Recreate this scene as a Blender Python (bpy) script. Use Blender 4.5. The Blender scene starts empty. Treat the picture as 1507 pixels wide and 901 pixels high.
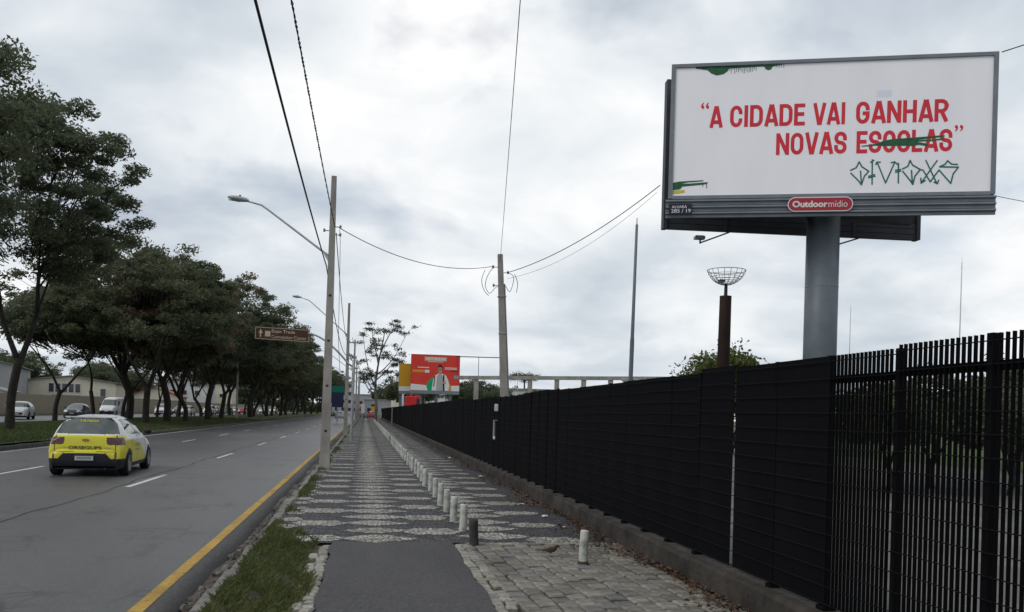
import bpy, bmesh, math, random
import numpy as np
from mathutils import Vector, Matrix

scene = bpy.context.scene
col = scene.collection
R = math.radians
random.seed(7)
rng = np.random.default_rng(7)

# ------------------------------------------------------------------ camera
cam_d = bpy.data.cameras.new('camera')
cam = bpy.data.objects.new('camera', cam_d)
col.objects.link(cam)
cam.location = (0, 0, 1.65)
cam_d.sensor_width = 36.0
cam_d.lens = 36.0 * 1250.0 / 1507.0
cam_d.shift_y = 0.1059
cam_d.clip_start = 0.1
cam_d.clip_end = 5000
YAW, ROLL = R(9.83), R(1.6)
fwd = Vector((math.sin(YAW), math.cos(YAW), 0)); right = Vector((math.cos(YAW), -math.sin(YAW), 0)); up = Vector((0, 0, 1))
r2 = right * math.cos(ROLL) + up * math.sin(ROLL)
u2 = -right * math.sin(ROLL) + up * math.cos(ROLL)
M = Matrix((r2, u2, -fwd)).transposed()
cam.rotation_euler = M.to_euler()
scene.camera = cam
scene.render.resolution_x, scene.render.resolution_y = 1024, 612

# ------------------------------------------------------------------ world and sun
SUN_AZ, SUN_EL = R(-112), R(45)          # azimuth from the road's direction, to the left
w = bpy.data.worlds.new('World'); scene.world = w; w.use_nodes = True
nt = w.node_tree; nt.nodes.clear()
def N(tree, t, **k):
    n = tree.nodes.new(t)
    for a, b in k.items(): setattr(n, a, b)
    return n
L = nt.links.new
out = N(nt, 'ShaderNodeOutputWorld'); bg = N(nt, 'ShaderNodeBackground'); L(bg.outputs[0], out.inputs[0])
bg.inputs['Strength'].default_value = 0.1
sky = N(nt, 'ShaderNodeTexSky', sky_type='NISHITA'); sky.sun_disc = False
sky.sun_elevation = SUN_EL; sky.sun_rotation = SUN_AZ; sky.air_density = 1.0; sky.dust_density = 1.0
tc = N(nt, 'ShaderNodeTexCoord'); sx = N(nt, 'ShaderNodeSeparateXYZ'); L(tc.outputs['Generated'], sx.inputs[0])
def wmath(op, a, b=None, c=None):
    m = N(nt, 'ShaderNodeMath', operation=op)
    for i, v in enumerate((a, b, c)):
        if v is None: continue
        if isinstance(v, (int, float)): m.inputs[i].default_value = v
        else: L(v, m.inputs[i])
    return m.outputs[0]
zc = wmath('MAXIMUM', sx.outputs['Z'], 0.0)
den = wmath('ADD', zc, 0.34)
px = wmath('DIVIDE', sx.outputs['X'], den); py = wmath('DIVIDE', sx.outputs['Y'], den)
cv = N(nt, 'ShaderNodeCombineXYZ'); L(px, cv.inputs[0]); L(py, cv.inputs[1]); cv.inputs[2].default_value = 3.7
def wnoise(scale, detail, rough, dist=0.0, off=(0, 0, 0)):
    mp = N(nt, 'ShaderNodeMapping'); mp.inputs['Location'].default_value = off; L(cv.outputs[0], mp.inputs[0])
    n = N(nt, 'ShaderNodeTexNoise'); n.inputs['Scale'].default_value = scale; n.inputs['Detail'].default_value = detail
    n.inputs['Roughness'].default_value = rough; n.inputs['Distortion'].default_value = dist
    L(mp.outputs[0], n.inputs['Vector']); return n.outputs['Fac']
n1 = wnoise(1.35, 7, 0.46, 0.35, (-17.77, 16.64, 0))
n2 = wnoise(4.2, 8, 0.52, 0.4, (-18.69, -0.26, 0))
mixn = wmath('ADD', wmath('MULTIPLY', n1, 0.68), wmath('MULTIPLY', n2, 0.32))
ramp = N(nt, 'ShaderNodeValToRGB'); L(mixn, ramp.inputs[0])
e = ramp.color_ramp.elements
e[0].position = 0.34; e[0].color = (0.49, 0.55, 0.63, 1)
e[1].position = 0.62; e[1].color = (1.0, 1.0, 1.0, 1)
m = ramp.color_ramp.elements.new(0.46); m.color = (0.66, 0.715, 0.77, 1)
m = ramp.color_ramp.elements.new(0.54); m.color = (0.83, 0.87, 0.90, 1)
sc10 = N(nt, 'ShaderNodeVectorMath', operation='SCALE'); L(ramp.outputs[0], sc10.inputs[0]); sc10.inputs['Scale'].default_value = 10.2
# thin spots where the clear sky shows between the clouds
n3 = wnoise(2.2, 5, 0.5, 0.2, (13.54, -14.78, 0))
gap = N(nt, 'ShaderNodeMapRange'); L(n3, gap.inputs[0])
for i, v in ((1, 0.54), (2, 0.68), (3, 0.0), (4, 0.55)): gap.inputs[i].default_value = v
mx = N(nt, 'ShaderNodeMix', data_type='RGBA'); mx.clamp_factor = True
hz = N(nt, 'ShaderNodeMapRange'); L(zc, hz.inputs[0])
for i, v in ((1, 0.12), (2, 0.25), (3, 0.0), (4, 1.0)): hz.inputs[i].default_value = v
L(wmath('MULTIPLY', gap.outputs[0], hz.outputs[0]), mx.inputs[0]); L(sc10.outputs[0], mx.inputs[6]); L(sky.outputs[0], mx.inputs[7])
L(mx.outputs[2], bg.inputs['Color'])

sd = bpy.data.lights.new('sun', 'SUN'); sun = bpy.data.objects.new('sun', sd); col.objects.link(sun)
sd.energy = 1.2; sd.angle = R(25); sd.color = (1.0, 0.96, 0.9)
sdir = Vector((math.sin(SUN_AZ) * math.cos(SUN_EL), math.cos(SUN_AZ) * math.cos(SUN_EL), math.sin(SUN_EL)))
sun.rotation_euler = sdir.to_track_quat('Z', 'Y').to_euler()
sun.location = sdir * 60
vs = scene.view_settings
vs.view_transform = 'Standard'; vs.look = 'None'; vs.gamma = 1; vs.exposure = 0.0; vs.use_curve_mapping = False
scene.cycles.max_bounces = 6; scene.cycles.diffuse_bounces = 3; scene.cycles.transparent_max_bounces = 6
scene.cycles.use_denoising = True

# ------------------------------------------------------------------ materials
MATS = {}
def mat(name, c, rough=0.85, c2=None, scale=3.0, detail=5, bump=0.0, bscale=60.0, spec=0.3, metal=0.0, space='Object', stretch=(1, 1, 1), lo=0.35, hi=0.65):
    """plain principled material, with two colours mixed by noise and a fine relief"""
    m = bpy.data.materials.new(name); m.use_nodes = True; MATS[name] = m
    t = m.node_tree; b = t.nodes['Principled BSDF']
    b.inputs['Roughness'].default_value = rough; b.inputs['Metallic'].default_value = metal
    b.inputs['Specular IOR Level'].default_value = spec
    b.inputs['Base Color'].default_value = (*c, 1)
    if c2 is not None or bump:
        tcn = t.nodes.new('ShaderNodeTexCoord')
        mp = t.nodes.new('ShaderNodeMapping'); mp.inputs['Scale'].default_value = stretch
        t.links.new(tcn.outputs[space], mp.inputs[0])
    if c2 is not None:
        n = t.nodes.new('ShaderNodeTexNoise'); n.inputs['Scale'].default_value = scale; n.inputs['Detail'].default_value = detail; n.inputs['Roughness'].default_value = 0.62
        t.links.new(mp.outputs[0], n.inputs['Vector'])
        rp = t.nodes.new('ShaderNodeValToRGB'); rp.color_ramp.elements[0].position = lo; rp.color_ramp.elements[1].position = hi
        rp.color_ramp.elements[0].color = (*c, 1); rp.color_ramp.elements[1].color = (*c2, 1)
        t.links.new(n.outputs['Fac'], rp.inputs[0]); t.links.new(rp.outputs[0], b.inputs['Base Color'])
    if bump:
        n = t.nodes.new('ShaderNodeTexNoise'); n.inputs['Scale'].default_value = bscale; n.inputs['Detail'].default_value = 4
        t.links.new(mp.outputs[0], n.inputs['Vector'])
        bp = t.nodes.new('ShaderNodeBump'); bp.inputs['Strength'].default_value = bump; bp.inputs['Distance'].default_value = 0.02
        t.links.new(n.outputs['Fac'], bp.inputs['Height']); t.links.new(bp.outputs[0], b.inputs['Normal'])
    return m

def nodes_of(m): return m.node_tree.nodes, m.node_tree.links
def tmix(t, fac, a, b, mode='MIX'):
    n = t.nodes.new('ShaderNodeMix'); n.data_type = 'RGBA'; n.blend_type = mode
    for i, v in ((0, fac), (6, a), (7, b)):
        if isinstance(v, (int, float)): n.inputs[i].default_value = v
        elif isinstance(v, tuple): n.inputs[i].default_value = (*v, 1)
        else: t.links.new(v, n.inputs[i])
    return n.outputs[2]
def tnoise(t, vec, scale, detail=4, rough=0.6, dist=0):
    n = t.nodes.new('ShaderNodeTexNoise'); n.inputs['Scale'].default_value = scale; n.inputs['Detail'].default_value = detail
    n.inputs['Roughness'].default_value = rough; n.inputs['Distortion'].default_value = dist
    t.links.new(vec, n.inputs['Vector']); return n.outputs['Fac']
def trange(t, v, a, b, c=0.0, d=1.0):
    n = t.nodes.new('ShaderNodeMapRange'); t.links.new(v, n.inputs[0])
    for i, x in ((1, a), (2, b), (3, c), (4, d)): n.inputs[i].default_value = x
    return n.outputs[0]

def asphalt(name, base, dark, light, cracks=True, grain=90.0):
    m = mat(name, base, 0.86, spec=0.25); t = m.node_tree; b = t.nodes['Principled BSDF']
    tcn = t.nodes.new('ShaderNodeTexCoord'); v = tcn.outputs['Object']
    mp = t.nodes.new('ShaderNodeMapping'); mp.inputs['Scale'].default_value = (1, 0.16, 1); t.links.new(v, mp.inputs[0])
    big = tnoise(t, mp.outputs[0], 0.9, 6)                       # long worn streaks along the traffic
    patch = tnoise(t, v, 0.35, 5, 0.65, 0.4)
    fine = tnoise(t, v, grain, 3, 0.7)
    c = tmix(t, trange(t, big, .38, .64), dark, light)
    c = tmix(t, trange(t, patch, .40, .62, 0, .6), c, base)
    c = tmix(t, trange(t, fine, .3, .72, 0, .55), c, tuple(x * 1.75 for x in light))
    agg = tnoise(t, v, 34.0, 3, 0.75)
    c = tmix(t, trange(t, agg, .54, .66, 0, .55), c, tuple(x * 1.9 for x in light))
    c = tmix(t, trange(t, agg, .46, .36, 0, .5), c, tuple(x * .45 for x in dark))
    rub = tnoise(t, mp.outputs[0], 3.1, 5, 0.7, 0.3)
    c = tmix(t, trange(t, rub, .54, .74, 0, .28), c, tuple(x * .6 for x in dark))
    stain = tnoise(t, v, 1.7, 6, 0.7, 0.6)
    c = tmix(t, trange(t, stain, .60, .74, 0, .3), c, tuple(x * .55 for x in dark))
    if cracks:
        for sc, wd in ((0.55, 0.010), (1.9, 0.020), (4.5, 0.035)):
            wv = t.nodes.new('ShaderNodeTexNoise'); wv.inputs['Scale'].default_value = 2.2; wv.inputs['Detail'].default_value = 6
            t.links.new(v, wv.inputs['Vector'])
            ad = t.nodes.new('ShaderNodeMix'); ad.data_type = 'RGBA'; ad.inputs[0].default_value = 0.22
            t.links.new(v, ad.inputs[6]); t.links.new(wv.outputs['Color'], ad.inputs[7])
            vo = t.nodes.new('ShaderNodeTexVoronoi'); vo.feature = 'DISTANCE_TO_EDGE'; vo.inputs['Scale'].default_value = sc
            t.links.new(ad.outputs[2], vo.inputs['Vector'])
            msk = trange(t, vo.outputs['Distance'], wd, wd * 2.2, 1, 0)
            where = trange(t, tnoise(t, v, 0.22 + sc * .05, 3), .52, .62)
            mu = t.nodes.new('ShaderNodeMath'); mu.operation = 'MULTIPLY'; t.links.new(msk, mu.inputs[0]); t.links.new(where, mu.inputs[1])
            c = tmix(t, mu.outputs[0], c, (0.027, 0.026, 0.026))
    t.links.new(c, b.inputs['Base Color'])
    bp = t.nodes.new('ShaderNodeBump'); bp.inputs['Strength'].default_value = 0.35; bp.inputs['Distance'].default_value = 0.012
    t.links.new(fine, bp.inputs['Height']); t.links.new(bp.outputs[0], b.inputs['Normal'])
    return m

def worn_paint(name, a, b2, under, keep):
    m = mat(name, a, .7, spec=.3); t = m.node_tree; b = t.nodes['Principled BSDF']
    v = t.nodes.new('ShaderNodeNewGeometry').outputs['Position']
    c = tmix(t, trange(t, tnoise(t, v, 4.0, 5), .35, .65), a, b2)
    c = tmix(t, trange(t, tnoise(t, v, 26.0, 5, .75), keep, keep + .08), c, under)
    c = tmix(t, trange(t, tnoise(t, v, 1.3, 6, .7), .52, .68, 0, .55), c, tuple(x * .5 for x in a))
    t.links.new(c, b.inputs['Base Color'])
    return m
def mosaic(name, lo, hi, joint):
    """small cut stones set close together: every cell its own tone, recessed joints"""
    m = mat(name, lo, 0.8, spec=0.3); t = m.node_tree; b = t.nodes['Principled BSDF']
    tcn = t.nodes.new('ShaderNodeTexCoord'); geo = t.nodes.new('ShaderNodeNewGeometry'); v = geo.outputs['Position']
    v1 = t.nodes.new('ShaderNodeTexVoronoi'); v1.inputs['Scale'].default_value = 14; v1.voronoi_dimensions = '2D'; t.links.new(v, v1.inputs['Vector'])
    v2 = t.nodes.new('ShaderNodeTexVoronoi'); v2.inputs['Scale'].default_value = 14; v2.voronoi_dimensions = '2D'; v2.feature = 'DISTANCE_TO_EDGE'; t.links.new(v, v2.inputs['Vector'])
    sp = t.nodes.new('ShaderNodeSeparateColor'); t.links.new(v1.outputs['Color'], sp.inputs[0])
    c = tmix(t, sp.outputs[0], lo, hi)
    dirt = tnoise(t, v, 0.9, 6, 0.65, 0.3)
    c = tmix(t, trange(t, dirt,   .48, .75, 0, .55), c, (0.062, 0.057, 0.050))
    mot = tnoise(t, v, 7.0, 4)
    c = tmix(t, trange(t, mot, .5, .75, 0, .4), c, (0.05, 0.046, 0.042))
    edge = trange(t, v2.outputs['Distance'], 0.03, 0.12, 1, 0)
    c = tmix(t, edge, c, joint)
    t.links.new(c, b.inputs['Base Color'])
    bp = t.nodes.new('ShaderNodeBump'); bp.inputs['Strength'].default_value = 0.8; bp.inputs['Distance'].default_value = 0.02
    h = trange(t, v2.outputs['Distance'], 0.0, 0.2, 0, 1); t.links.new(h, bp.inputs['Height']); t.links.new(bp.outputs[0], b.inputs['Normal'])
    return m

def leafmat(name, a, bcol, trans=0.25):
    m = bpy.data.materials.new(name); m.use_nodes = True; MATS[name] = m
    t = m.node_tree; b = t.nodes['Principled BSDF']; o = t.nodes['Material Output']
    b.inputs['Roughness'].default_value = 0.65; b.inputs['Specular IOR Level'].default_value = 0.25
    geo = t.nodes.new('ShaderNodeNewGeometry'); oi = t.nodes.new('ShaderNodeObjectInfo')
    big = tnoise(t, geo.outputs['Position'], 0.55, 4)
    f = trange(t, big, .35, .65)
    c = tmix(t, f, a, bcol)
    c = tmix(t, trange(t, geo.outputs['Random Per Island'], 0, 1, 0, .45), c, tuple(min(1, x * 1.7) for x in bcol))
    c = tmix(t, trange(t, oi.outputs['Random'], 0, 1, 0, .35), c, (bcol[0] * 1.08, bcol[1] * .98, bcol[2] * .85))
    t.links.new(c, b.inputs['Base Color'])
    tr = t.nodes.new('ShaderNodeBsdfTranslucent'); t.links.new(c, tr.inputs[0])
    mxs = t.nodes.new('ShaderNodeMixShader'); mxs.inputs[0].default_value = trans
    t.links.new(b.outputs[0], mxs.inputs[1]); t.links.new(tr.outputs[0], mxs.inputs[2]); t.links.new(mxs.outputs[0], o.inputs[0])
    return m

asphalt('road_asphalt', (.054, .053, .0545), (.043, .0425, .0445), (.067, .066, .0665))
MATS['road_asphalt'].node_tree.nodes['Principled BSDF'].inputs['Roughness'].default_value = .46
MATS['road_asphalt'].node_tree.nodes['Principled BSDF'].inputs['Specular IOR Level'].default_value = .5
asphalt('path_asphalt', (.052, .050, .051), (.030, .029, .031), (.060, .058, .059), cracks=False)
asphalt('edge_asphalt', (.045, .043, .043), (.03, .03, .03), (.07, .067, .065), cracks=False)
mosaic('dark_mosaic', (.030, .029, .035), (.098, .095, .107), (.016, .015, .015))
mosaic('white_mosaic', (.18, .175, .152), (.50, .49, .435), (.040, .037, .033))
mat('sett_stone', (.125, .115, .098), .85, (.23, .215, .185), 9, bump=.5, bscale=45)
mat('sett_stone_grey', (.10, .095, .095), .85, (.17, .165, .157), 8, bump=.5, bscale=45)
mat('pale_stone', (.17, .16, .135), .85, (.31, .295, .26), 10, bump=.5, bscale=50)
mat('soil', (.035, .028, .022), 1.0, (.075, .062, .05), 6, bump=.8, bscale=30)
mat('dark_kerb', (.035, .034, .03), .9, (.08, .075, .068), 3, bump=.4, bscale=25)
mat('gutter_dirt', (.055, .05, .045), .95, (.13, .12, .105), 3.5, bump=.7, bscale=30)
mat('kerb_stone', (.13, .125, .115), .9, (.24, .23, .21), 4, bump=.5, bscale=35)
def piece_tone(name, amt=.38):
    t = MATS[name].node_tree; b = t.nodes['Principled BSDF']; src = b.inputs['Base Color'].links[0].from_socket
    oi = t.nodes.new('ShaderNodeObjectInfo'); k = trange(t, oi.outputs['Random'], 0, 1, 1 - amt / 2, 1 + amt / 2)
    vm = t.nodes.new('ShaderNodeVectorMath'); vm.operation = 'SCALE'; t.links.new(src, vm.inputs[0]); t.links.new(k, vm.inputs['Scale'])
    geo = t.nodes.new('ShaderNodeNewGeometry'); d = tnoise(t, geo.outputs['Position'], 1.6, 6, .7)
    c = tmix(t, trange(t, d, .46, .66, 0, .6), vm.outputs[0], (.05, .044, .036))
    t.links.new(c, b.inputs['Base Color'])
for nm_ in ('sett_stone', 'sett_stone_grey', 'pale_stone', 'kerb_stone'): piece_tone(nm_)
worn_paint('yellow_paint', (.29, .175, .03), (.42, .265, .048), (.06, .055, .045), .56)
worn_paint('white_paint', (.42, .42, .41), (.60, .60, .58), (.06, .06, .06), .58)
mat('lawn', (.032, .052, .014), 1.0, (.062, .088, .026), 1.2, bump=1.0, bscale=24, lo=.3, hi=.7)
mat('far_ground', (.06, .07, .035), 1.0, (.11, .105, .07), .05)
mat('lot_concrete', (.08, .078, .074), .9, (.14, .136, .127), .6, bump=.3, bscale=20)
mat('plinth_concrete', (.016, .013, .011), .95, (.050, .043, .037), 2.2, bump=.6, bscale=22, stretch=(1, 1, 1))
mat('pole_concrete', (.20, .19, .175), .9, (.32, .305, .28), 2.5, bump=.35, bscale=40, stretch=(1, 1, .35))
mat('black_steel', (.004, .004, .005), .8, spec=.06)
mat('black_sheet', (.0035, .0037, .005), .85, (.0062, .006, .007), 1.1, spec=.05)
mat('dark_rod', (.008, .0078, .009), .8, spec=.08)
mat('galvanised', (.30, .31, .32), .45, (.42, .43, .44), 4, metal=.6)
mat('grey_steel', (.085, .105, .125), .5, (.11, .13, .15), 2.0, spec=.4)
mat('frame_steel', (.13, .15, .175), .45, (.17, .19, .215), 2.0, spec=.4)
mat('dark_steel', (.03, .033, .042), .55, (.045, .048, .058), 2)
mat('billboard_white', (.79, .785, .83), .6, (.83, .825, .87), 1.1, spec=.3, lo=.3, hi=.6, bump=.08, bscale=3.5, stretch=(1, 1, .3))
mat('billboard_patch', (.66, .72, .82), .6)
mat('red_print', (.56, .022, .05), .6, (.62, .035, .045), 3)
mat('green_spray', (.012, .075, .035), .6, (.02, .12, .05), 5)
mat('teal_spray', (.010, .11, .10), .6, (.015, .15, .09), 5)
mat('yellow_spray', (.55, .45, .05), .6)
mat('logo_red', (.33, .022, .04), .5)
mat('logo_white', (.62, .62, .62), .5)
mat('plate_navy', (.01, .012, .03), .5)
mat('bollard_white', (.15, .15, .135), .8, (.42, .43, .395), 6, bump=.25, bscale=40, lo=.28, hi=.5)
mat('bollard_dark', (.03, .028, .026), .85, (.06, .055, .05), 6, bump=.4)
mat('rust', (.05, .028, .02), .9, (.10, .055, .035), 8)
mat('corten', (.022, .012, .011), .7, (.038, .019, .016), 3)
mat('bark', (.012, .0105, .009), .95, (.034, .029, .024), 7, bump=1.0, bscale=18, stretch=(1, 1, .3))
mat('pale_bark', (.10, .09, .075), .9, (.20, .185, .16), 3, bump=.4, stretch=(1, 1, .3))
leafmat('foliage', (.058, .072, .044), (.10, .118, .070), .4)
leafmat('foliage_olive', (.085, .085, .048), (.135, .13, .075), .4)
leafmat('foliage_brown', (.11, .088, .058), (.17, .135, .09), .4)
leafmat('foliage_bright', (.045, .066, .017), (.10, .12, .035), .3)
leafmat('foliage_grey', (.035, .045, .030), (.07, .08, .05), .2)
leafmat('grass_blade', (.040, .056, .017), (.085, .098, .036), .3)
leafmat('lawn_blade', (.030, .048, .014), (.058, .078, .026), .3)
leafmat('dry_leaf', (.045, .026, .018), (.085, .052, .034), .1)
mat('wall_board', (.28, .24, .185), .9, (.37, .325, .255), 1.5, bump=.2, stretch=(1, 1, .2))
mat('cream_wall', (.56, .52, .42), .9, (.64, .60, .50), .6)
mat('grey_wall', (.26, .27, .28), .9, (.33, .34, .35), .4)
mat('roof_sheet', (.19, .19, .185), .8, (.27, .265, .26), .7)
mat('roof_tile', (.22, .08, .045), .9, (.32, .13, .075), 2)
mat('window_dark', (.03, .035, .045), .12, spec=.6)
mat('white_wall', (.50, .51, .52), .9, (.62, .63, .64), .5)
mat('sign_brown', (.060, .027, .014), .6, (.075, .036, .02), 3)
mat('sign_cream', (.48, .40, .30), .6)
mat('sign_green', (.0, .13, .10), .6)
mat('sign_blue', (.012, .018, .055), .6)
mat('poster_red', (.58, .035, .025), .6, (.62, .05, .035), .6)
mat('poster_ochre', (.50, .25, .012), .6, (.55, .29, .02), .6)
mat('poster_green', (.0, .32, .12), .6)
mat('poster_white', (.64, .64, .64), .6)
mat('poster_grey', (.36, .36, .33), .6)
mat('skin_print', (.42, .24, .17), .6)
mat('hair_print', (.02, .016, .016), .6)
mat('container_red', (.48, .018, .018), .55, (.55, .03, .025), 1)
mat('cable_black', (.012, .012, .013), .6)
mat('cable_grey', (.05, .05, .055), .6)
mat('car_white', (.60, .61, .62), .28, spec=.5)
mat('car_yellow', (.55, .50, .018), .32, spec=.5)
mat('car_black', (.012, .012, .014), .3, spec=.5)
mat('car_red', (.42, .02, .03), .3, spec=.5)
mat('car_silver', (.40, .41, .43), .3, spec=.5, metal=.3)
mat('car_grey', (.045, .05, .058), .28, spec=.5)
mat('plastic_black', (.014, .014, .020), .6)
mat('glass_dark', (.030, .040, .038), .04, (.075, .09, .085), 3.5, spec=1.0, lo=.45, hi=.7)
mat('tail_red', (.055, .006, .008), .2, spec=.6)
mat('lamp_clear', (.65, .66, .68), .15, spec=.7)
mat('tyre', (.010, .010, .011), .85)
mat('rim', (.32, .33, .34), .35, metal=.7)
mat('plate_white', (.42, .43, .44), .5)
mat('gold', (.35, .24, .06), .3, metal=.8)
mat('bird_brown', (.045, .032, .018), .9, (.075, .055, .03), 30)
mat('bird_pale', (.12, .085, .035), .9)
mat('litter_white', (.55, .55, .54), .8)
mat('plastic_grey', (.22, .22, .23), .5)
mat('pvc', (.42, .42, .42), .5)
mat('pvc_light', (.60, .62, .60), .5)
mat('lamp_housing', (.33, .35, .37), .4, metal=.3)

# ------------------------------------------------------------------ helpers
def tag(o, label=None, cat=None, group=None, kind=None):
    if label: o['label'] = label
    if cat: o['category'] = cat
    if group: o['group'] = group
    if kind: o['kind'] = kind
    return o
def link(name, me, parent=None):
    o = bpy.data.objects.new(name, me); col.objects.link(o)
    if parent is not None: o.parent = parent
    return o
def empty(name, loc=(0, 0, 0), rz=0.0, **k):
    o = bpy.data.objects.new(name, None); col.objects.link(o); o.location = loc; o.rotation_euler = (0, 0, rz)
    o.empty_display_size = 0.2
    return tag(o, **k)
def mesh(name, V, F, material, smooth=False):
    me = bpy.data.meshes.new(name); me.from_pydata([tuple(v) for v in V], [], F); me.update()
    if material: me.materials.append(MATS[material])
    if smooth: me.polygons.foreach_set('use_smooth', [True] * len(me.polygons))
    return me
def copy_tree(o, parent=None):
    c = o.copy(); col.objects.link(c); c.parent = parent
    for ch in list(o.children): copy_tree(ch, c)
    return c

class MB:
    """collects solids; build() makes one mesh object"""
    def __init__(s): s.V = []; s.F = []
    def add(s, V, F):
        n = len(s.V); s.V += [tuple(v) for v in V]; s.F += [tuple(i + n for i in f) for f in F]; return s
    def box(s, x0, x1, y0, y1, z0, z1):
        V = [(x, y, z) for z in (z0, z1) for y in (y0, y1) for x in (x0, x1)]
        return s.add(V, [(0, 2, 3, 1), (4, 5, 7, 6), (0, 1, 5, 4), (2, 6, 7, 3), (0, 4, 6, 2), (1, 3, 7, 5)])
    def bbox(s, x0, x1, y0, y1, z0, z1, b=0.01):
        """box with bevelled top edges"""
        V = [(x0, y0, z0), (x1, y0, z0), (x1, y1, z0), (x0, y1, z0), (x0, y0, z1 - b), (x1, y0, z1 - b), (x1, y1, z1 - b), (x0, y1, z1 - b),
             (x0 + b, y0 + b, z1), (x1 - b, y0 + b, z1), (x1 - b, y1 - b, z1), (x0 + b, y1 - b, z1)]
        F = [(3, 2, 1, 0), (8, 9, 10, 11)]
        for i in range(4):
            j = (i + 1) % 4; F += [(i, j, j + 4, i + 4), (i + 4, j + 4, j + 8, i + 8)]
        return s.add(V, F)
    def tube(s, pts, rad, n=8, cap=True):
        """tube along points; rad a number or one per point"""
        pts = [Vector(p) for p in pts]; k = len(pts)
        rad = [rad] * k if isinstance(rad, (int, float)) else list(rad)
        V = []; prev = None
        for i, p in enumerate(pts):
            d = (pts[min(i + 1, k - 1)] - pts[max(i - 1, 0)])
            if d.length < 1e-9: d = Vector((0, 0, 1))
            d.normalize()
            if prev is None:
                a = d.cross(Vector((0, 0, 1)) if abs(d.z) < .9 else Vector((1, 0, 0))).normalized()
            else:
                a = (prev - d * prev.dot(d)).normalized()
            prev = a; b = d.cross(a)
            for j in range(n):
                t = 2 * math.pi * j / n
                V.append(p + (a * math.cos(t) + b * math.sin(t)) * rad[i])
        F = []
        for i in range(k - 1):
            for j in range(n):
                q = (j + 1) % n
                F.append((i * n + j, i * n + q, (i + 1) * n + q, (i + 1) * n + j))
        if cap: F += [tuple(range(n - 1, -1, -1)), tuple((k - 1) * n + j for j in range(n))]
        return s.add(V, F)
    def lathe(s, prof, n=16, c=(0, 0, 0), cap=True):
        V = [(c[0] + r * math.cos(2 * math.pi * j / n), c[1] + r * math.sin(2 * math.pi * j / n), c[2] + z) for r, z in prof for j in range(n)]
        F = [(i * n + j, i * n + (j + 1) % n, (i + 1) * n + (j + 1) % n, (i + 1) * n + j) for i in range(len(prof) - 1) for j in range(n)]
        if cap: F += [tuple(range(n - 1, -1, -1)), tuple((len(prof) - 1) * n + j for j in range(n))]
        return s.add(V, F)
    def prism(s, poly, y0, y1):
        """polygon in x,z thickened along y (front face at y0)"""
        n = len(poly)
        V = [(x, y0, z) for x, z in poly] + [(x, y1, z) for x, z in poly]
        F = [tuple(range(n)), tuple(range(2 * n - 1, n - 1, -1))] + [(i, i + n, (i + 1) % n + n, (i + 1) % n) for i in range(n)]
        return s.add(V, F)
    def frustum(s, x, y, z0, z1, w0, d0, w1, d1, dx=0, dy=0):
        V = [(x - w0 / 2, y - d0 / 2, z0), (x + w0 / 2, y - d0 / 2, z0), (x + w0 / 2, y + d0 / 2, z0), (x - w0 / 2, y + d0 / 2, z0),
             (x + dx - w1 / 2, y + dy - d1 / 2, z1), (x + dx + w1 / 2, y + dy - d1 / 2, z1), (x + dx + w1 / 2, y + dy + d1 / 2, z1), (x + dx - w1 / 2, y + dy + d1 / 2, z1)]
        return s.add(V, [(3, 2, 1, 0), (4, 5, 6, 7), (0, 1, 5, 4), (1, 2, 6, 5), (2, 3, 7, 6), (3, 0, 4, 7)])
    def build(s, name, material, parent=None, smooth=False):
        return link(name, mesh(name, s.V, s.F, material, smooth), parent)

def grid_sheet(name, xs, ys, zf, material, smooth=True, parent=None):
    V = [(x, y, zf(x, y)) for y in ys for x in xs]; n = len(xs)
    F = [(j * n + i, j * n + i + 1, (j + 1) * n + i + 1, (j + 1) * n + i) for j in range(len(ys) - 1) for i in range(n - 1)]
    return link(name, mesh(name, V, F, material, smooth), parent)

def text_mesh(s, x0, x1, z0, z1, y, depth=0.004, bold=0.0):
    """lettering fitted into a box, standing in the x,z plane, facing -y"""
    c = bpy.data.curves.new('lettering', 'FONT'); c.body = s; c.size = 1.0; c.extrude = 0.0; c.offset = bold; c.resolution_u = 4
    o = bpy.data.objects.new('lettering', c); col.objects.link(o)
    bpy.context.view_layer.update()
    dg = bpy.context.evaluated_depsgraph_get()
    me = bpy.data.meshes.new_from_object(o.evaluated_get(dg))
    bpy.data.objects.remove(o); bpy.data.curves.remove(c)
    co = np.empty(len(me.vertices) * 3); me.vertices.foreach_get('co', co); co = co.reshape(-1, 3)
    lo, hi = co[:, :2].min(0), co[:, :2].max(0)
    q = np.zeros_like(co)
    q[:, 0] = x0 + (co[:, 0] - lo[0]) / (hi[0] - lo[0]) * (x1 - x0)
    q[:, 2] = z0 + (co[:, 1] - lo[1]) / (hi[1] - lo[1]) * (z1 - z0)
    q[:, 1] = y
    me.vertices.foreach_set('co', q.ravel()); me.update()
    return me
def lettering(s, x0, x1, z0, z1, y, material, parent, bold=0.0, name='lettering'):
    me = text_mesh(s, x0, x1, z0, z1, y, bold=bold); me.name = name
    me.materials.clear(); me.materials.append(MATS[material])
    return link(name, me, parent)

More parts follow.
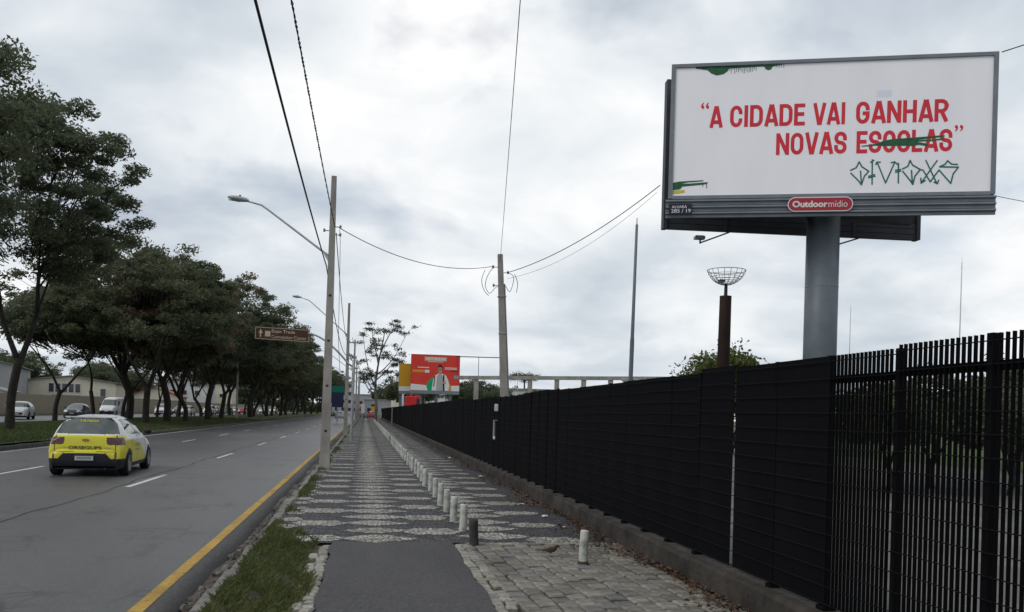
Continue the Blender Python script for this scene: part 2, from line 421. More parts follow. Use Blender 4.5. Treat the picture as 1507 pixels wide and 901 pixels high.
def cards(name, P, size, material, parent=None, aspect=2.0, flat=0.0, seedn=1):
    """many small leaf shaped quads at points P (n,3)"""
    g = np.random.default_rng(seedn); n = len(P)
    a = g.normal(size=(n, 3)); a[:, 2] *= (1 - flat); a /= np.linalg.norm(a, axis=1)[:, None]
    b = g.normal(size=(n, 3)); b[:, 2] *= (1 - flat); b -= a * (a * b).sum(1)[:, None]; b /= np.linalg.norm(b, axis=1)[:, None] + 1e-9
    s = (size * g.uniform(.45, 1.0, n) ** .5 * g.uniform(.6, 1.7, n))[:, None]
    A = a * s; B = b * s / aspect
    V = np.stack([P - A, P + B - A * .1, P + A, P - B - A * .1], 1).reshape(-1, 3)
    return quads(name, V, material, parent)
def quads(name, V, material, parent=None):
    n = len(V) // 4
    me = bpy.data.meshes.new(name)
    me.vertices.add(len(V)); me.vertices.foreach_set('co', np.ascontiguousarray(V, dtype=np.float32).ravel())
    me.loops.add(4 * n); me.loops.foreach_set('vertex_index', np.arange(4 * n, dtype=np.int32))
    me.polygons.add(n); me.polygons.foreach_set('loop_start', np.arange(0, 4 * n, 4, dtype=np.int32))
    me.update(calc_edges=True); me.materials.append(MATS[material])
    return link(name, me, parent)
def blades(name, P, h, material, parent=None, lean=.5, wd=.008, seedn=3):
    g = np.random.default_rng(seedn); n = len(P)
    ang = g.uniform(0, 2 * np.pi, n); hh = h * g.uniform(.5, 1.4, n)
    d = np.stack([np.cos(ang), np.sin(ang), np.zeros(n)], 1); q = np.stack([-d[:, 1], d[:, 0], np.zeros(n)], 1)
    tip = P + d * (hh * lean * g.uniform(.2, 1.2, n))[:, None]; tip[:, 2] += hh
    mid = P + d * (hh * lean * .25)[:, None]; mid[:, 2] += hh * .55
    W = q * (wd * g.uniform(.7, 1.3, n))[:, None]
    V = np.stack([P - W, P + W, mid + W * .8, tip], 1).reshape(-1, 3)
    return quads(name, V, material, parent)

# ------------------------------------------------------------------ the setting: ground, roads, pavements
ROAD_Z, MED_Z, FAR_Z = -0.12, 0.05, 0.10
g = MB().add([(-1500, -300, -.42), (1500, -300, -.42), (1500, 2500, -.42), (-1500, 2500, -.42)], [(0, 1, 2, 3)]).build('ground', 'far_ground')
tag(g, kind='structure')
ysr = [-12 + i * 1.0 for i in range(0, 133)] + [125 + i * 25 for i in range(0, 24)]
def road_z(x, y):
    z = ROAD_Z + .012 * math.sin(x * .9 + y * .05)
    return z
xs = [-12.6, -11, -9.5, -8, -6.5, -5, -3.5, -2.4, -1.82]
road = grid_sheet('road', xs, ysr, road_z, 'road_asphalt'); tag(road, kind='structure')
# broken asphalt lip that drops from the road into the gutter
V = []; F = []
for i, y in enumerate(ysr):
    j = .02 * math.sin(y * 1.7) + .025 * math.sin(y * .61) + random.uniform(-.015, .015)
    V += [(-1.82, y, road_z(-1.82, y)), (-1.74 + j * .4, y, -.125), (-1.66 + j, y, -.15), (-1.59 + j, y, -.26), (-1.57 + j, y, -.40)]
    if i:
        for k in range(4): F.append(((i - 1) * 5 + k, (i - 1) * 5 + k + 1, i * 5 + k + 1, i * 5 + k))
o = link('road_edge', mesh('road_edge', V, F, 'edge_asphalt', True)); tag(o, kind='structure')
o = grid_sheet('gutter', [-1.75, -1.55, -1.4, -1.25], ysr, lambda x, y: -.22 + .025 * math.sin(y * 2.3 + x * 9) + random.uniform(-.012, .012), 'gutter_dirt'); tag(o, kind='structure')
# painted markings: yellow edge line, white median line, two rows of lane dashes
def strip(name, x0, x1, y0, y1, dz, material, parent, wob=.0, n=None):
    n = n or max(2, int((y1 - y0) / 1.0)); V = []; F = []
    for i in range(n + 1):
        y = y0 + (y1 - y0) * i / n; a = random.uniform(-wob, wob); b = random.uniform(-wob, wob)
        V += [(x0 + a, y, road_z(x0, y) + dz), (x1 + b, y, road_z(x1, y) + dz)]
        if i: F.append((2 * i - 2, 2 * i - 1, 2 * i + 1, 2 * i))
    return link(name, mesh(name, V, F, material), parent)
strip('edge_line', -1.955, -1.825, -10, 320, .005, 'yellow_paint', road, .006, 330)
strip('edge_line', -12.2, -12.08, -10, 420, .005, 'white_paint', road, .008, 300)
for k in range(0, 22): strip('lane_marking', -4.97, -4.85, 19.1 + 11.1 * (k - 2), 19.1 + 11.1 * (k - 2) + 3.5, .005, 'white_paint', road, .004, 4)
for k in range(0, 24): strip('lane_marking', -8.66, -8.54, 21.6 + 10.6 * (k - 2), 21.6 + 10.6 * (k - 2) + 3.4, .005, 'white_paint', road, .004, 4)
# tar seam that wanders along the right lane line
V = []; F = []
for i in range(180):
    y = 6 + i * .35; x = -5.12 + .06 * math.sin(y * .8) + .03 * math.sin(y * 2.9) + random.uniform(-.012, .012); wd = .014 + .012 * random.random()
    V += [(x - wd, y, road_z(x, y) + .004), (x + wd, y, road_z(x, y) + .004)]
    if i: F.append((2 * i - 2, 2 * i - 1, 2 * i + 1, 2 * i))
link('tar_seam', mesh('tar_seam', V, F, 'edge_asphalt'), road)

# median lawn and the opposite carriageway
ysm = [-15 + i * 2 for i in range(70)] + [130 + i * 30 for i in range(22)]
med = grid_sheet('median', [-24.3, -22, -20, -18, -16, -14.5, -13.2, -12.62], ysm,
                 lambda x, y: MED_Z + .05 * math.sin(x * .5 + y * .07) + .22 * max(0, 1 - ((x + 18.4) / 6) ** 2) + random.uniform(-.02, .02), 'lawn'); tag(med, kind='structure')
o = grid_sheet('far_road', [-34.6, -30, -24.5], ysm, lambda x, y: FAR_Z, 'road_asphalt'); tag(o, kind='structure')
o = grid_sheet('verge', [-36.8, -35.5, -34.72], ysm, lambda x, y: FAR_Z + .10 + random.uniform(0, .05), 'lawn'); tag(o, kind='structure')
kb = empty('median_kerb', (0, 0, 0), kind='structure')
kme = MB().bbox(-12.66, -12.44, 0, .985, -.35, .035, .03)
kme = mesh('kerb_stone', kme.V, kme.F, 'dark_kerb')
for i in range(110):
    o = link('kerb_stone', kme, kb); o.location = (random.uniform(-.015, .015), 20 + i, random.uniform(-.012, .012))
o = MB().box(-12.66, -12.44, 130, 640, -.35, .03).build('kerb_run', 'dark_kerb', kb); tag(o, kind='stuff')
o = MB().box(-24.5, -24.28, -15, 640, -.3, .16).build('far_kerb', 'kerb_stone'); tag(o, kind='structure')
o = MB().box(-34.72, -34.58, -15, 640, -.3, .22).build('verge_kerb', 'kerb_stone'); tag(o, kind='structure')

# sidewalk: dark mosaic sheet with white stone figures laid into it
def sw_z(x, y): return .0
ysw = [10.72 + i * 1.0 for i in range(0, 60)] + [71 + i * 5 for i in range(0, 66)]
side = grid_sheet('sidewalk', [-1.2, -.6, 0, .6, 1.2, 1.8, 2.4, 3.35], ysw, sw_z, 'dark_mosaic'); tag(side, kind='structure')
def figure(half, thick, ends, name):
    ms = []
    for v in range(6):
        pts = []; n = 25
        topi = []; boti = []
        for i in range(n):
            u = -1 + 2 * i / (n - 1); a = abs(u)
            hgt = thick / 2 * (1 - max(0, (a - ends) / (1 - ends)) ** 1.15)
            topi.append((u * half + random.uniform(-.01, .01), hgt + random.uniform(-.035, .03))); boti.append((u * half + random.uniform(-.01, .01), -hgt + random.uniform(-.03, .035)))
        V = [(x, y, 0) for x, y in boti] + [(x, y, 0) for x, y in topi]
        F = [(i, i + 1, n + i + 1, n + i) for i in range(n - 1)]
        ms.append(mesh(name, V, F, 'white_mosaic'))
    return ms
hexa = figure(.39, .58, .6, 'mosaic_figure'); lens = figure(.53, .64, .12, 'mosaic_figure'); half_f = figure(.16, .42, .5, 'mosaic_figure')
figs = []
for c, ph in ((-.60, 11.1), (.97, 11.75), (2.53, 10.98)):
    for k in range(0, 112): figs.append((c, ph + 1.5 * k, hexa))
for c, ph in ((.19, 11.1), (1.75, 11.3)):
    for k in range(0, 224): figs.append((c, ph + .75 * k, lens))
for k in range(0, 90): figs.append((-1.03, 11.5 + .75 * k, half_f))
figs.sort(key=lambda f: f[1])
JV = []; JF = []
for i, (c, y, ms) in enumerate(figs):
    if random.random() < .035: continue
    me = random.choice(ms); off = (c + random.uniform(-.012, .012), y + random.uniform(-.02, .02), .0035 + .0004 * (i % 3))
    if i < 290:
        o = link('mosaic_figure', me, side); o.location = off; o.rotation_euler = (0, 0, random.uniform(-.05, .05)); o.scale = (random.uniform(.9, 1.05), random.uniform(.82, 1.08), 1)
    else:
        n = len(JV); JV += [(v.co.x + off[0], v.co.y + off[1], off[2]) for v in me.vertices]; JF += [tuple(q + n for q in p.vertices) for p in me.polygons]
tag(link('mosaic_figures', mesh('mosaic_figures', JV, JF, 'white_mosaic'), side), kind='stuff')

path = grid_sheet('asphalt_path', [-.36, -.2, 0, .4, .8, 1.0, 1.14], [1 + .305 * i for i in range(33)], lambda x, y: .004 + (.008 * math.sin(y * 1.1) + random.uniform(0, .006) if y < 10 else 0), 'path_asphalt'); tag(path, kind='structure')
for v_ in path.data.vertices:
    if v_.co.x < -.3 or v_.co.x > 1.1: v_.co.x += random.uniform(-.03, .025)
    if v_.co.y > 10.5: v_.co.y += random.uniform(-.03, .06)
# block paving to the right of the path, every sett a piece
bed = grid_sheet('block_paving', [1.10, 2.2, 3.35], [1, 4, 7, 10.95], lambda x, y: -.035, 'soil'); tag(bed, kind='structure')
def sett_mesh(w_, l_, nm, mt):
    out_ = []
    for v in range(5):
        m_ = MB(); j = lambda a: random.uniform(-a, a)
        b = .016
        P = [(-w_ / 2, -l_ / 2), (w_ / 2, -l_ / 2), (w_ / 2, l_ / 2), (-w_ / 2, l_ / 2)]
        P = [(x + j(.012), y + j(.016)) for x, y in P]
        V = [(x, y, -.06) for x, y in P] + [(x, y, -.012) for x, y in P] + [(x * (1 - b / w_ * 2), y * (1 - b / l_ * 2), j(.004)) for x, y in P]
        F = [(8, 9, 10, 11)]
        for i in range(4):
            k = (i + 1) % 4; F += [(i, k, k + 4, i + 4), (i + 4, k + 4, k + 8, i + 8)]
        out_.append(mesh(nm, V, F, mt, False))
    return out_
setts = sett_mesh(.162, .215, 'sett', 'sett_stone') + sett_mesh(.162, .225, 'sett', 'sett_stone') + sett_mesh(.16, .20, 'sett', 'sett_stone_grey')[:2]
rot = R(2.6)
for cidx in range(12):
    y = 5.2 + random.uniform(0, .2)
    while y < 10.62:
        x = 1.41 + cidx * .178 - (y - 8) * math.tan(rot)
        if x < 3.3 and y < 10.6 - .05 * (cidx % 2):
            o = link('sett', random.choice(setts), bed); o.location = (x + random.uniform(-.006, .006), y, random.uniform(-.006, .008)); o.rotation_euler = (random.uniform(-.02, .02), random.uniform(-.02, .02), rot + random.uniform(-.02, .02))
        y += .232 + random.uniform(-.006, .02)
small = sett_mesh(.10, .135, 'border_stone', 'pale_stone')
def border(x, y0, y1, wob, bedo, skip=.0):
    y = y0
    while y < y1:
        if random.random() > skip:
            o = link('border_stone', random.choice(small), bedo); o.location = (x + random.uniform(-wob, wob), y, random.uniform(.0, .012)); o.rotation_euler = (0, 0, random.uniform(-.25, .25))
        y += .15 + random.uniform(-.01, .02)
for k in range(17):
    o = link('border_stone', random.choice(small), bed); o.location = (1.36 + k * .118, 10.70 + random.uniform(-.02, .02), .006); o.rotation_euler = (0, 0, R(90) + random.uniform(-.2, .2))
border(1.19, 5.6, 10.65, .012, bed); border(1.30, 5.6, 10.65, .016, bed, .15)
# planted strip between path and kerb
bedl = grid_sheet('verge_soil', [-1.24, -.95, -.6, -.34], [1, 4, 7, 10, 10.95], lambda x, y: -.03, 'soil'); tag(bedl, kind='structure')
border(-.42, 5.4, 10.6, .012, bedl); border(-.53, 5.4, 10.0, .02, bedl, .3)
# kerb stones
kroot = empty('kerb', (0, 0, 0), kind='structure')
kms = []
for v in range(4):
    q = MB(); j = lambda: random.uniform(-.012, .012)
    q.bbox(-1.36 + j(), -1.2, 0, .93 + j(), -.34, -.005 + j() * .5, .025); kms.append(mesh('kerb_stone', q.V, q.F, 'kerb_stone'))
for i in range(175):
    y = 3.2 + i * .985
    o = link('kerb_stone', random.choice(kms), kroot)
    o.location = (random.uniform(-.015, .012), y, random.uniform(-.018, .006)); o.rotation_euler = (random.uniform(-.01, .01), 0, random.uniform(-.02, .02))
    if 8.6 < y < 11.2: o.location.z -= .05; o.rotation_euler.z = random.uniform(-.06, .06)
# lot behind the fence
lot = grid_sheet('lot', [3.58, 20, 60, 160], [-8, 40, 90, 160], lambda x, y: .0, 'lot_concrete'); tag(lot, kind='structure')
o = grid_sheet('lot_lawn', [24, 60, 158], [12, 40, 90, 150], lambda x, y: .012, 'lawn'); tag(o, kind='structure')

# ------------------------------------------------------------------ plants close by
P = np.stack([rng.uniform(-1.24, -.45, 44000), rng.uniform(5.0, 13.2, 44000), np.full(44000, -.03)], 1)
edge_r = -.50 - .10 * np.sin(P[:, 1] * 2.1) - .12 * np.clip((P[:, 1] - 9.6) / 3.5, 0, 1) * 2.2
patchy = np.sin(P[:, 0] * 9 + 1) * np.sin(P[:, 1] * 2.7) + .6 * np.sin(P[:, 0] * 17 + P[:, 1] * 5) + rng.normal(0, .45, len(P))
keep = (P[:, 0] < edge_r) & (patchy > -.35) & (P[:, 1] < 12.9 - (P[:, 0] + 1.2) * 3)
o = blades('grass', P[keep], .062, 'grass_blade', wd=.0045, lean=.9); tag(o, 'strip of scruffy green grass between the kerb and the asphalt path', 'grass', kind='stuff')
ny = 9000
yy = 10.7 + rng.exponential(18, ny); xx = -1.2 + np.abs(rng.normal(0, .10, ny))
cl = np.sin(yy * 1.9) + np.sin(yy * .73 + 1) + rng.normal(0, .4, ny)
kk = (cl > .2) & (yy < 90)
P = np.stack([xx, yy, np.zeros(ny)], 1)[kk]
o = blades('weeds', P, .07, 'grass_blade', wd=.007, seedn=5); tag(o, 'low weeds growing along the sidewalk edge by the kerb', 'weeds', kind='stuff')
n = 90000
P = np.stack([rng.uniform(-24.2, -12.7, n), 26 + 84 * rng.uniform(0, 1, n) ** 1.4, np.zeros(n)], 1)
P[:, 2] = MED_Z + .05 * np.sin(P[:, 0] * .5 + P[:, 1] * .07) + .22 * np.clip(1 - ((P[:, 0] + 18.4) / 6) ** 2, 0, None) - .02
o = blades('lawn_grass', P, .10, 'lawn_blade', wd=.022, seedn=6); tag(o, 'mown green lawn under the trees of the median', 'grass', kind='stuff')
n = 4200
yy = 5.5 + rng.exponential(16, n); P = np.stack([3.28 - np.abs(rng.normal(0, .22, n)) * (.7 + .5 * np.sin(yy * 1.3)), yy, rng.uniform(.012, .05, n)], 1)
P = P[(P[:, 1] < 90)]
o = cards('leaf_litter', P, .024, 'dry_leaf', None, 1.6, .75, 8); tag(o, 'brown fallen leaves gathered along the foot of the fence', 'leaves', kind='stuff')
n = 500
P = np.stack([rng.uniform(-1.58, -1.36, n), 6 + rng.exponential(9, n), np.full(n, -.19)], 1)
o = cards('gutter_leaves', P, .03, 'dry_leaf', None, 1.5, .7, 9); tag(o, 'brown leaves and grit lying in the gutter', 'leaves', kind='stuff')
q = MB()
for i in range(260):
    y = 5.5 + random.expovariate(1 / 11); x = random.uniform(-1.60, -1.37); r_ = random.uniform(.012, .045); z = -.215
    V = [(x + r_ * random.uniform(.6, 1.2) * math.cos(a), y + r_ * random.uniform(.6, 1.3) * math.sin(a), z) for a in (0, 1.25, 2.5, 3.75, 5.0)]
    V += [(x + (v[0] - x) * .6, y + (v[1] - y) * .6, z + r_ * random.uniform(.7, 1.2)) for v in V]
    q.add(V, [(0, 1, 6, 5), (1, 2, 7, 6), (2, 3, 8, 7), (3, 4, 9, 8), (4, 0, 5, 9), (5, 6, 7, 8, 9)])
o = q.build('rubble', 'kerb_stone'); tag(o, 'loose grey stones and grit lying in the gutter beside the kerb', 'rubble', kind='stuff')
for (x, y, s), lab in zip(((3.0, 21.8, .10), (2.86, 15.2, .06), (2.9, 13.4, .07), (3.05, 30.5, .09), (2.9, 12.1, .05)),
                    ('crumpled white litter by the plinth, farther along the sidewalk', 'small white scrap of litter among the leaves', 'flat white scrap of paper lying near the plinth',
                     'farthest crumpled white litter lying by the fence', 'nearest tiny white scrap of litter near the lone bollard')):
    q = MB(); pts = []
    for i in range(9): a = i / 9 * 6.283; pts.append((math.cos(a) * s * random.uniform(.6, 1), math.sin(a) * s * random.uniform(.4, .8), random.uniform(.0, .02)))
    V = pts + [(random.uniform(-.01, .01), 0, s * random.uniform(.3, .6))]
    o = link('litter', mesh('litter', V, [(i, (i + 1) % 9, 9) for i in range(9)], 'litter_white')); o.location = (x, y, .02)
    tag(o, lab, 'litter', 'scraps of litter on the sidewalk')

# ------------------------------------------------------------------ fence
plv = []; plf = []
yp = [2.0 + i * .42 for i in range(425)]
for i, y in enumerate(yp):
    j = lambda a: random.uniform(-a, a)
    plv += [(3.315 + j(.006), y, -.1), (3.32 + j(.008), y, .1 + j(.01)), (3.325 + j(.008), y, .205 + j(.01)), (3.35 + j(.008), y, .235 + j(.008)), (3.60, y, .238), (3.60, y, -.1)]
    if i:
        for k in range(5): plf.append(((i - 1) * 6 + k, i * 6 + k, i * 6 + k + 1, (i - 1) * 6 + k + 1))
plf += [(0, 1, 2, 3, 4, 5), tuple(len(plv) - 6 + k for k in (5, 4, 3, 2, 1, 0))]
o = link('plinth', mesh('plinth', plv, plf, 'plinth_concrete')); tag(o, 'long stained low concrete plinth under the black fence', 'plinth')

FX = 3.45; PITCH = .84; Y0 = 2.58
fence = empty('fence', (FX, Y0, .23), label='long black steel fence on a concrete plinth along the sidewalk', cat='fence')
def ftop(y): return (2.17 if y < 8 else 2.135 if y < 18 else 2.11 if y < 30 else 2.15) + .012 * math.sin(int(y / 2.52) * 2.3)
pm = MB().box(-.02, .02, -.022, .022, .02, 1.0).box(-.045, .045, -.045, .045, .0, .02); pm = mesh('post', pm.V, pm.F, 'black_steel')
pmb = MB().box(-.02, .02, -.025, .025, .02, 1.0).box(-.045, .06, -.055, .055, .0, .02); pmb = mesh('post', pmb.V, pmb.F, 'black_steel')
npan = 209
rodm = MB().tube([(0, 0, 0), (0, PITCH, 0)], .0042, 5); rodm = mesh('rod', rodm.V, rodm.F, 'dark_rod')
pan = MB().box(.012, .016, .012, PITCH - .012, .02, 1.0); pan = mesh('panel', pan.V, pan.F, 'black_sheet')
pan_gap = MB().box(.012, .016, .012, PITCH - .058, .02, 1.0); pan_gap = mesh('panel', pan_gap.V, pan_gap.F, 'black_sheet')
barm = MB().box(-.0126, .0126, -.0025, .0025, 0.03, 1.0); barm = mesh('bar', barm.V, barm.F, 'black_steel')
RV = MB(); nrod = 0
PERMIT = 4.9 / PITCH
for i in range(npan):
    y = i * PITCH; hgt = ftop(Y0 + y) - .23
    is_open = Y0 + y < 5.3
    gap_here = abs(Y0 + y + PITCH - 7.62) < .001 or i == 5
    if not (i == 6):
        o = link('post', pmb if (i % 2 == 0 and i < 5) else pm, fence); o.location = (.03, y, 0); o.scale = (1, 1, hgt + random.uniform(0, .008))
    if not is_open:
        o = link('panel', pan_gap if i == 5 else pan, fence); o.location = (random.uniform(0, .006), y, 0); o.scale = (1, 1, hgt + random.uniform(-.012, .004)); o.rotation_euler = (0, random.uniform(-.006, .006), random.uniform(-.007, .007))
    else:
        for k in range(1, 17):
            o = link('bar', barm, fence); o.location = (0, y + k * PITCH / 17, 0); o.scale = (1, 1, hgt)
        o = MB().box(.014, .03, y + .04, y + PITCH - .04, hgt - .21, hgt - .15).build('rail', 'black_steel', fence)
    nr = 15
    for k in range(nr):
        z = .06 + k * (hgt - .1) / (nr - 1)
        if i < 18:
            o = link('rod', rodm, fence); o.location = (-.006, y, z)
        elif i < 60:
            RV.tube([(-.006, y, z), (-.006, y + PITCH, z)], .0055, 3, False)
tag(RV.build('rods', 'dark_rod', fence), kind='stuff')

def fence_fitting(y, z, kind):
    if kind == 'box':
        t = empty('junction_box', (3.40, y, z), label='small white box mounted high on the black fence', cat='box')
        MB().bbox(-.05, .03, -.05, .05, -.09, .09, .015).build('case', 'pvc_light', t)
        MB().tube([(-.055, 0, -.03), (-.07, 0, -.03)], .02, 8).build('knob', 'plastic_grey', t)
    else:
        t = empty('intercom', (3.40, y, z), label='grey vertical conduit with bracket fixed to the black fence', cat='conduit')
        MB().tube([(-.03, .02, -.24), (-.03, .02, .20)], .035, 8).build('conduit', 'plastic_grey', t)
        MB().box(-.05, .03, -.12, .1, .2, .225).build('bracket', 'plastic_grey', t)
        MB().lathe([(.0, -.05), (.03, -.03), (.035, 0), (.02, .04), (0, .05)], 8, (-.04, -.09, -.25), False).build('padlock', 'pvc_light', t)
fence_fitting(22.0, 1.82, 'box'); fence_fitting(22.1, 1.27, 'conduit')
for (x, y, h_), lab in (((3.2, 102, 1.9), 'thin grey post standing in front of the far fence'), ((3.1, 176, 2.0), 'pale blue post at the far end of the fence')):
    t = empty('post', (x, y, 0), label=lab, cat='post')
    MB().lathe([(.06, 0), (.055, h_), (.03, h_ + .05)], 10).build('shaft', 'pvc' if y > 150 else 'galvanised', t)
    MB().box(-.12, .12, -.12, .12, 0, .02).build('base_plate', 'galvanised', t)

# ------------------------------------------------------------------ bollards
def bollard_meshes():
    r = []
    for v in range(4):
        h_ = .385 + random.uniform(-.012, .012); q = MB().lathe([(.054, -.05), (.055, .02), (.054, .2), (.052, h_ - .02), (.045, h_), (.0, h_ + .004)], 14, cap=False)
        r.append((mesh('shaft', q.V, q.F, 'bollard_white', True), h_))
    return r
BM = bollard_meshes()
stub = MB().tube([(.01, .01, 0), (.012, .012, .035)], .007, 6); stub = mesh('rebar', stub.V, stub.F, 'rust')
ring = MB().lathe([(.057, .0), (.062, .004), (.06, .03), (.055, .035)], 14, cap=False); ring = mesh('base_stain', ring.V, ring.F, 'rust', True)
ys_b = [11.8, 12.87, 14.1, 15.15, 16.5, 17.75, 19.0, 20.25, 21.5, 22.75, 23.95, 25.15, 26.3] + [28.6 + 1.2 * k for k in range(14)] + [47.2 + 1.2 * k for k in range(76)]
for i, y in enumerate(ys_b):
    me, h_ = random.choice(BM)
    t = empty('bollard', (1.38 + random.uniform(-.02, .02), y, 0), random.uniform(0, 6.28))
    t.rotation_euler = (random.uniform(-.03, .03), random.uniform(-.03, .03), random.uniform(0, 6.28))
    o = link('shaft', me, t)
    if i < 26:
        o = link('rebar', stub, t); o.location = (0, 0, h_)
    if i == 0: lab = 'nearest white concrete bollard of the row, right behind the dark one'
    elif i < 13: lab = '%s white bollard of the row, counted from the dark one' % ('second third fourth fifth sixth seventh eighth ninth tenth eleventh twelfth thirteenth'.split()[i - 1])
    elif i < 27: lab = 'short white bollard between the two gaps of the row'
    else: lab = 'tiny far white bollard toward the distant end of the row'
    tag(t, lab, 'bollard', 'white bollards in a row along the sidewalk' if i else None)
    if i: t['group'] = 'near white bollards of the row' if i < 13 else 'white bollards between the gaps' if i < 27 else 'far white bollards of the row'
t = empty('bollard', (1.40, 10.62, 0), 0, label='dark unpainted bollard where asphalt path meets the mosaic sidewalk', cat='bollard')
MB().lathe([(.058, -.05), (.06, .02), (.056, .15), (.058, .30), (.05, .325), (.02, .31), (0, .315)], 14, cap=False).build('shaft', 'bollard_dark', t, True)
t.rotation_euler = (.03, -.05, 0)
t = empty('bollard', (2.45, 9.22, 0), 0, label='lone white bollard standing on the block paving near the fence', cat='bollard')
o = link('shaft', BM[0][0], t); o.scale = (.95, .95, 1.0); o = link('base_stain', ring, t); o = link('rebar', stub, t); o.location = (0, 0, BM[0][1]); t.rotation_euler = (0, .03, 0)
t = empty('bollard', (1.40, 27.3, 0), 0, label='broken dark bollard stump leaning in the first gap of the row', cat='bollard')
MB().lathe([(.055, -.05), (.055, .12), (.045, .2), (.02, .17), (0, .19)], 12, cap=False).build('shaft', 'bollard_dark', t, True); t.rotation_euler = (.2, .35, 0)
t = empty('bollard', (1.40, 46.0, 0), 0, label='small dark stump standing in the second gap of the bollard row', cat='bollard')
MB().lathe([(.05, -.05), (.05, .2), (.04, .27), (0, .28)], 12, cap=False).build('shaft', 'bollard_dark', t, True)

# ------------------------------------------------------------------ bird on the setts
t = empty('bird', (2.18, 9.67, .012), R(-8), label='small brown bird standing on the block paving beside the lone bollard', cat='bird')
def ellipsoid(c, r, rotm=None, n=14, m_=9):
    V = []; F = []
    for i in range(m_ + 1):
        a = math.pi * i / m_
        for j in range(n):
            b = 2 * math.pi * j / n; v = Vector((math.cos(a) * r[0], math.sin(a) * math.cos(b) * r[1], math.sin(a) * math.sin(b) * r[2]))
            if rotm is not None: v = rotm @ v
            V.append(v + Vector(c))
    for i in range(m_):
        for j in range(n): F.append((i * n + j, i * n + (j + 1) % n, (i + 1) * n + (j + 1) % n, (i + 1) * n + j))
    return V, F
q = MB().tube([(-.125, 0, .062), (-.10, 0, .068), (-.06, 0, .072), (-.03, 0, .074), (.0, 0, .075), (.03, 0, .082), (.05, 0, .098), (.062, 0, .115), (.075, 0, .122), (.088, 0, .12), (.097, 0, .116), (.113, 0, .112)],
              [.004, .012, .018, .030, .036, .034, .026, .019, .019, .013, .006, .001], 12)
q.build('body', 'bird_brown', t, True)
for s in (-1, 1):
    MB().prism([(.035, .095), (.0, .10), (-.05, .085), (-.115, .068), (-.06, .058), (0, .06), (.03, .072)], s * .030, s * .037).build('wing', 'bird_brown', t)
    MB().tube([(.0, s * .014, .045), (-.008, s * .015, .025), (.0, s * .015, .003), (.022, s * .016, .002)], .0025, 5).build('leg', 'bird_pale', t)
MB().prism([(-.10, .075), (-.165, .078), (-.168, .066), (-.10, .060)], -.012, .012).build('tail', 'bird_pale', t)

# ------------------------------------------------------------------ utility poles along the kerb
def light_arm(t, z0, dx, dz, mt='galvanised', dy=0.0):
    pts = []
    for i in range(13):
        u = i / 12
        pts.append((dx * u, dy * u, z0 + dz * min(u * 1.13, .93 + (u - .823) * .4)))
    tip = pts[-1]
    MB().tube(pts, [.032 - .008 * i / 12 for i in range(13)], 8).build('lamp_arm', mt, t, True)
    MB().box(-.02, .02, -.05, .05, z0 - .12, z0 + .05).add([(-.02, -.01, z0 - .22), (-.25, -.01, z0 + .16), (-.02, -.01, z0 + .05), (-.02, .01, z0 - .22), (-.25, .01, z0 + .16), (-.02, .01, z0 + .05)], [(0, 1, 2), (5, 4, 3), (0, 3, 4, 1)]).build('bracket', mt, t)
    s = -1 if dx < 0 else 1
    hd = MB(); rings = []
    prof = [(0, .03, .03), (.06, .06, .055), (.16, .09, .07), (.32, .12, .075), (.46, .11, .06), (.55, .06, .03), (.57, .01, .01)]
    V = []; n_ = 10
    for u, wy, hz in prof:
        for j in range(n_):
            a = 2 * math.pi * j / n_; V.append((tip[0] + s * (u - .04), tip[1] + math.cos(a) * wy, tip[2] + .02 + u * .10 + math.sin(a) * hz))
    F = [(i * n_ + j, i * n_ + (j + 1) % n_, (i + 1) * n_ + (j + 1) % n_, (i + 1) * n_ + j) for i in range(len(prof) - 1) for j in range(n_)] + [tuple(range(n_)), tuple(range(len(V) - n_, len(V)))]
    h_ = link('lamp_head', mesh('lamp_head', V + [], F, 'lamp_housing', True), t)
    MB().lathe([(.025, 0), (.025, .05), (.01, .06)], 8, (tip[0] + s * .2, tip[1], tip[2] + .10)).build('photocell', 'plastic_black', h_)
    MB().add([(tip[0] + s * .18, tip[1] - .07, tip[2] - .035), (tip[0] + s * .5, tip[1] - .07, tip[2] + .0), (tip[0] + s * .5, tip[1] + .07, tip[2] + .0), (tip[0] + s * .18, tip[1] + .07, tip[2] - .035)], [(0, 1, 2, 3)]).build('lens', 'lamp_clear', h_)
    return tip
def utility_pole(x, y, h_, lean, label, arm=None, cross=None, w0=.27, w1=.14, notch=True, group='concrete utility poles along the kerb'):
    t = empty('utility_pole', (x, y, 0), 0, label=label, cat='pole', group=group)
    t.rotation_euler = (0, lean, 0)
    MB().frustum(0, 0, -.3, h_, w0, w0 * .8, w1, w1 * .8).build('shaft', 'pole_concrete', t)
    if notch:
        for z in (1.05, 2.3, 3.55, 4.8):
            wz = w0 + (w1 - w0) * (z + .3) / (h_ + .3)
            o = MB().box(-.035, .035, -wz * .4 - .003, -wz * .4 + .03, z - .03, z + .03).build('hole', 'plastic_black', t)
    if arm: light_arm(t, *arm)
    if cross:
        MB().box(-.6, .6, -.06, .04, h_ - .35, h_ - .25).build('crossarm', 'pole_concrete', t)
        for s in (-.5, -.2, .2, .5): MB().lathe([(.02, 0), (.045, .03), (.03, .06), (.045, .09), (.02, .13)], 8, (s, 0, h_ - .25)).build('insulator', 'plastic_grey', t)
    return t
p1 = utility_pole(-1.06, 24.1, 8.12, R(.3), 'nearest concrete utility pole with a street lamp arm over the road', (5.85, -2.35, 1.5, 'galvanised', .4))
MB().frustum(0, -.17, -.2, .42, .3, .12, .27, .08).build('footing', 'pole_concrete', p1)
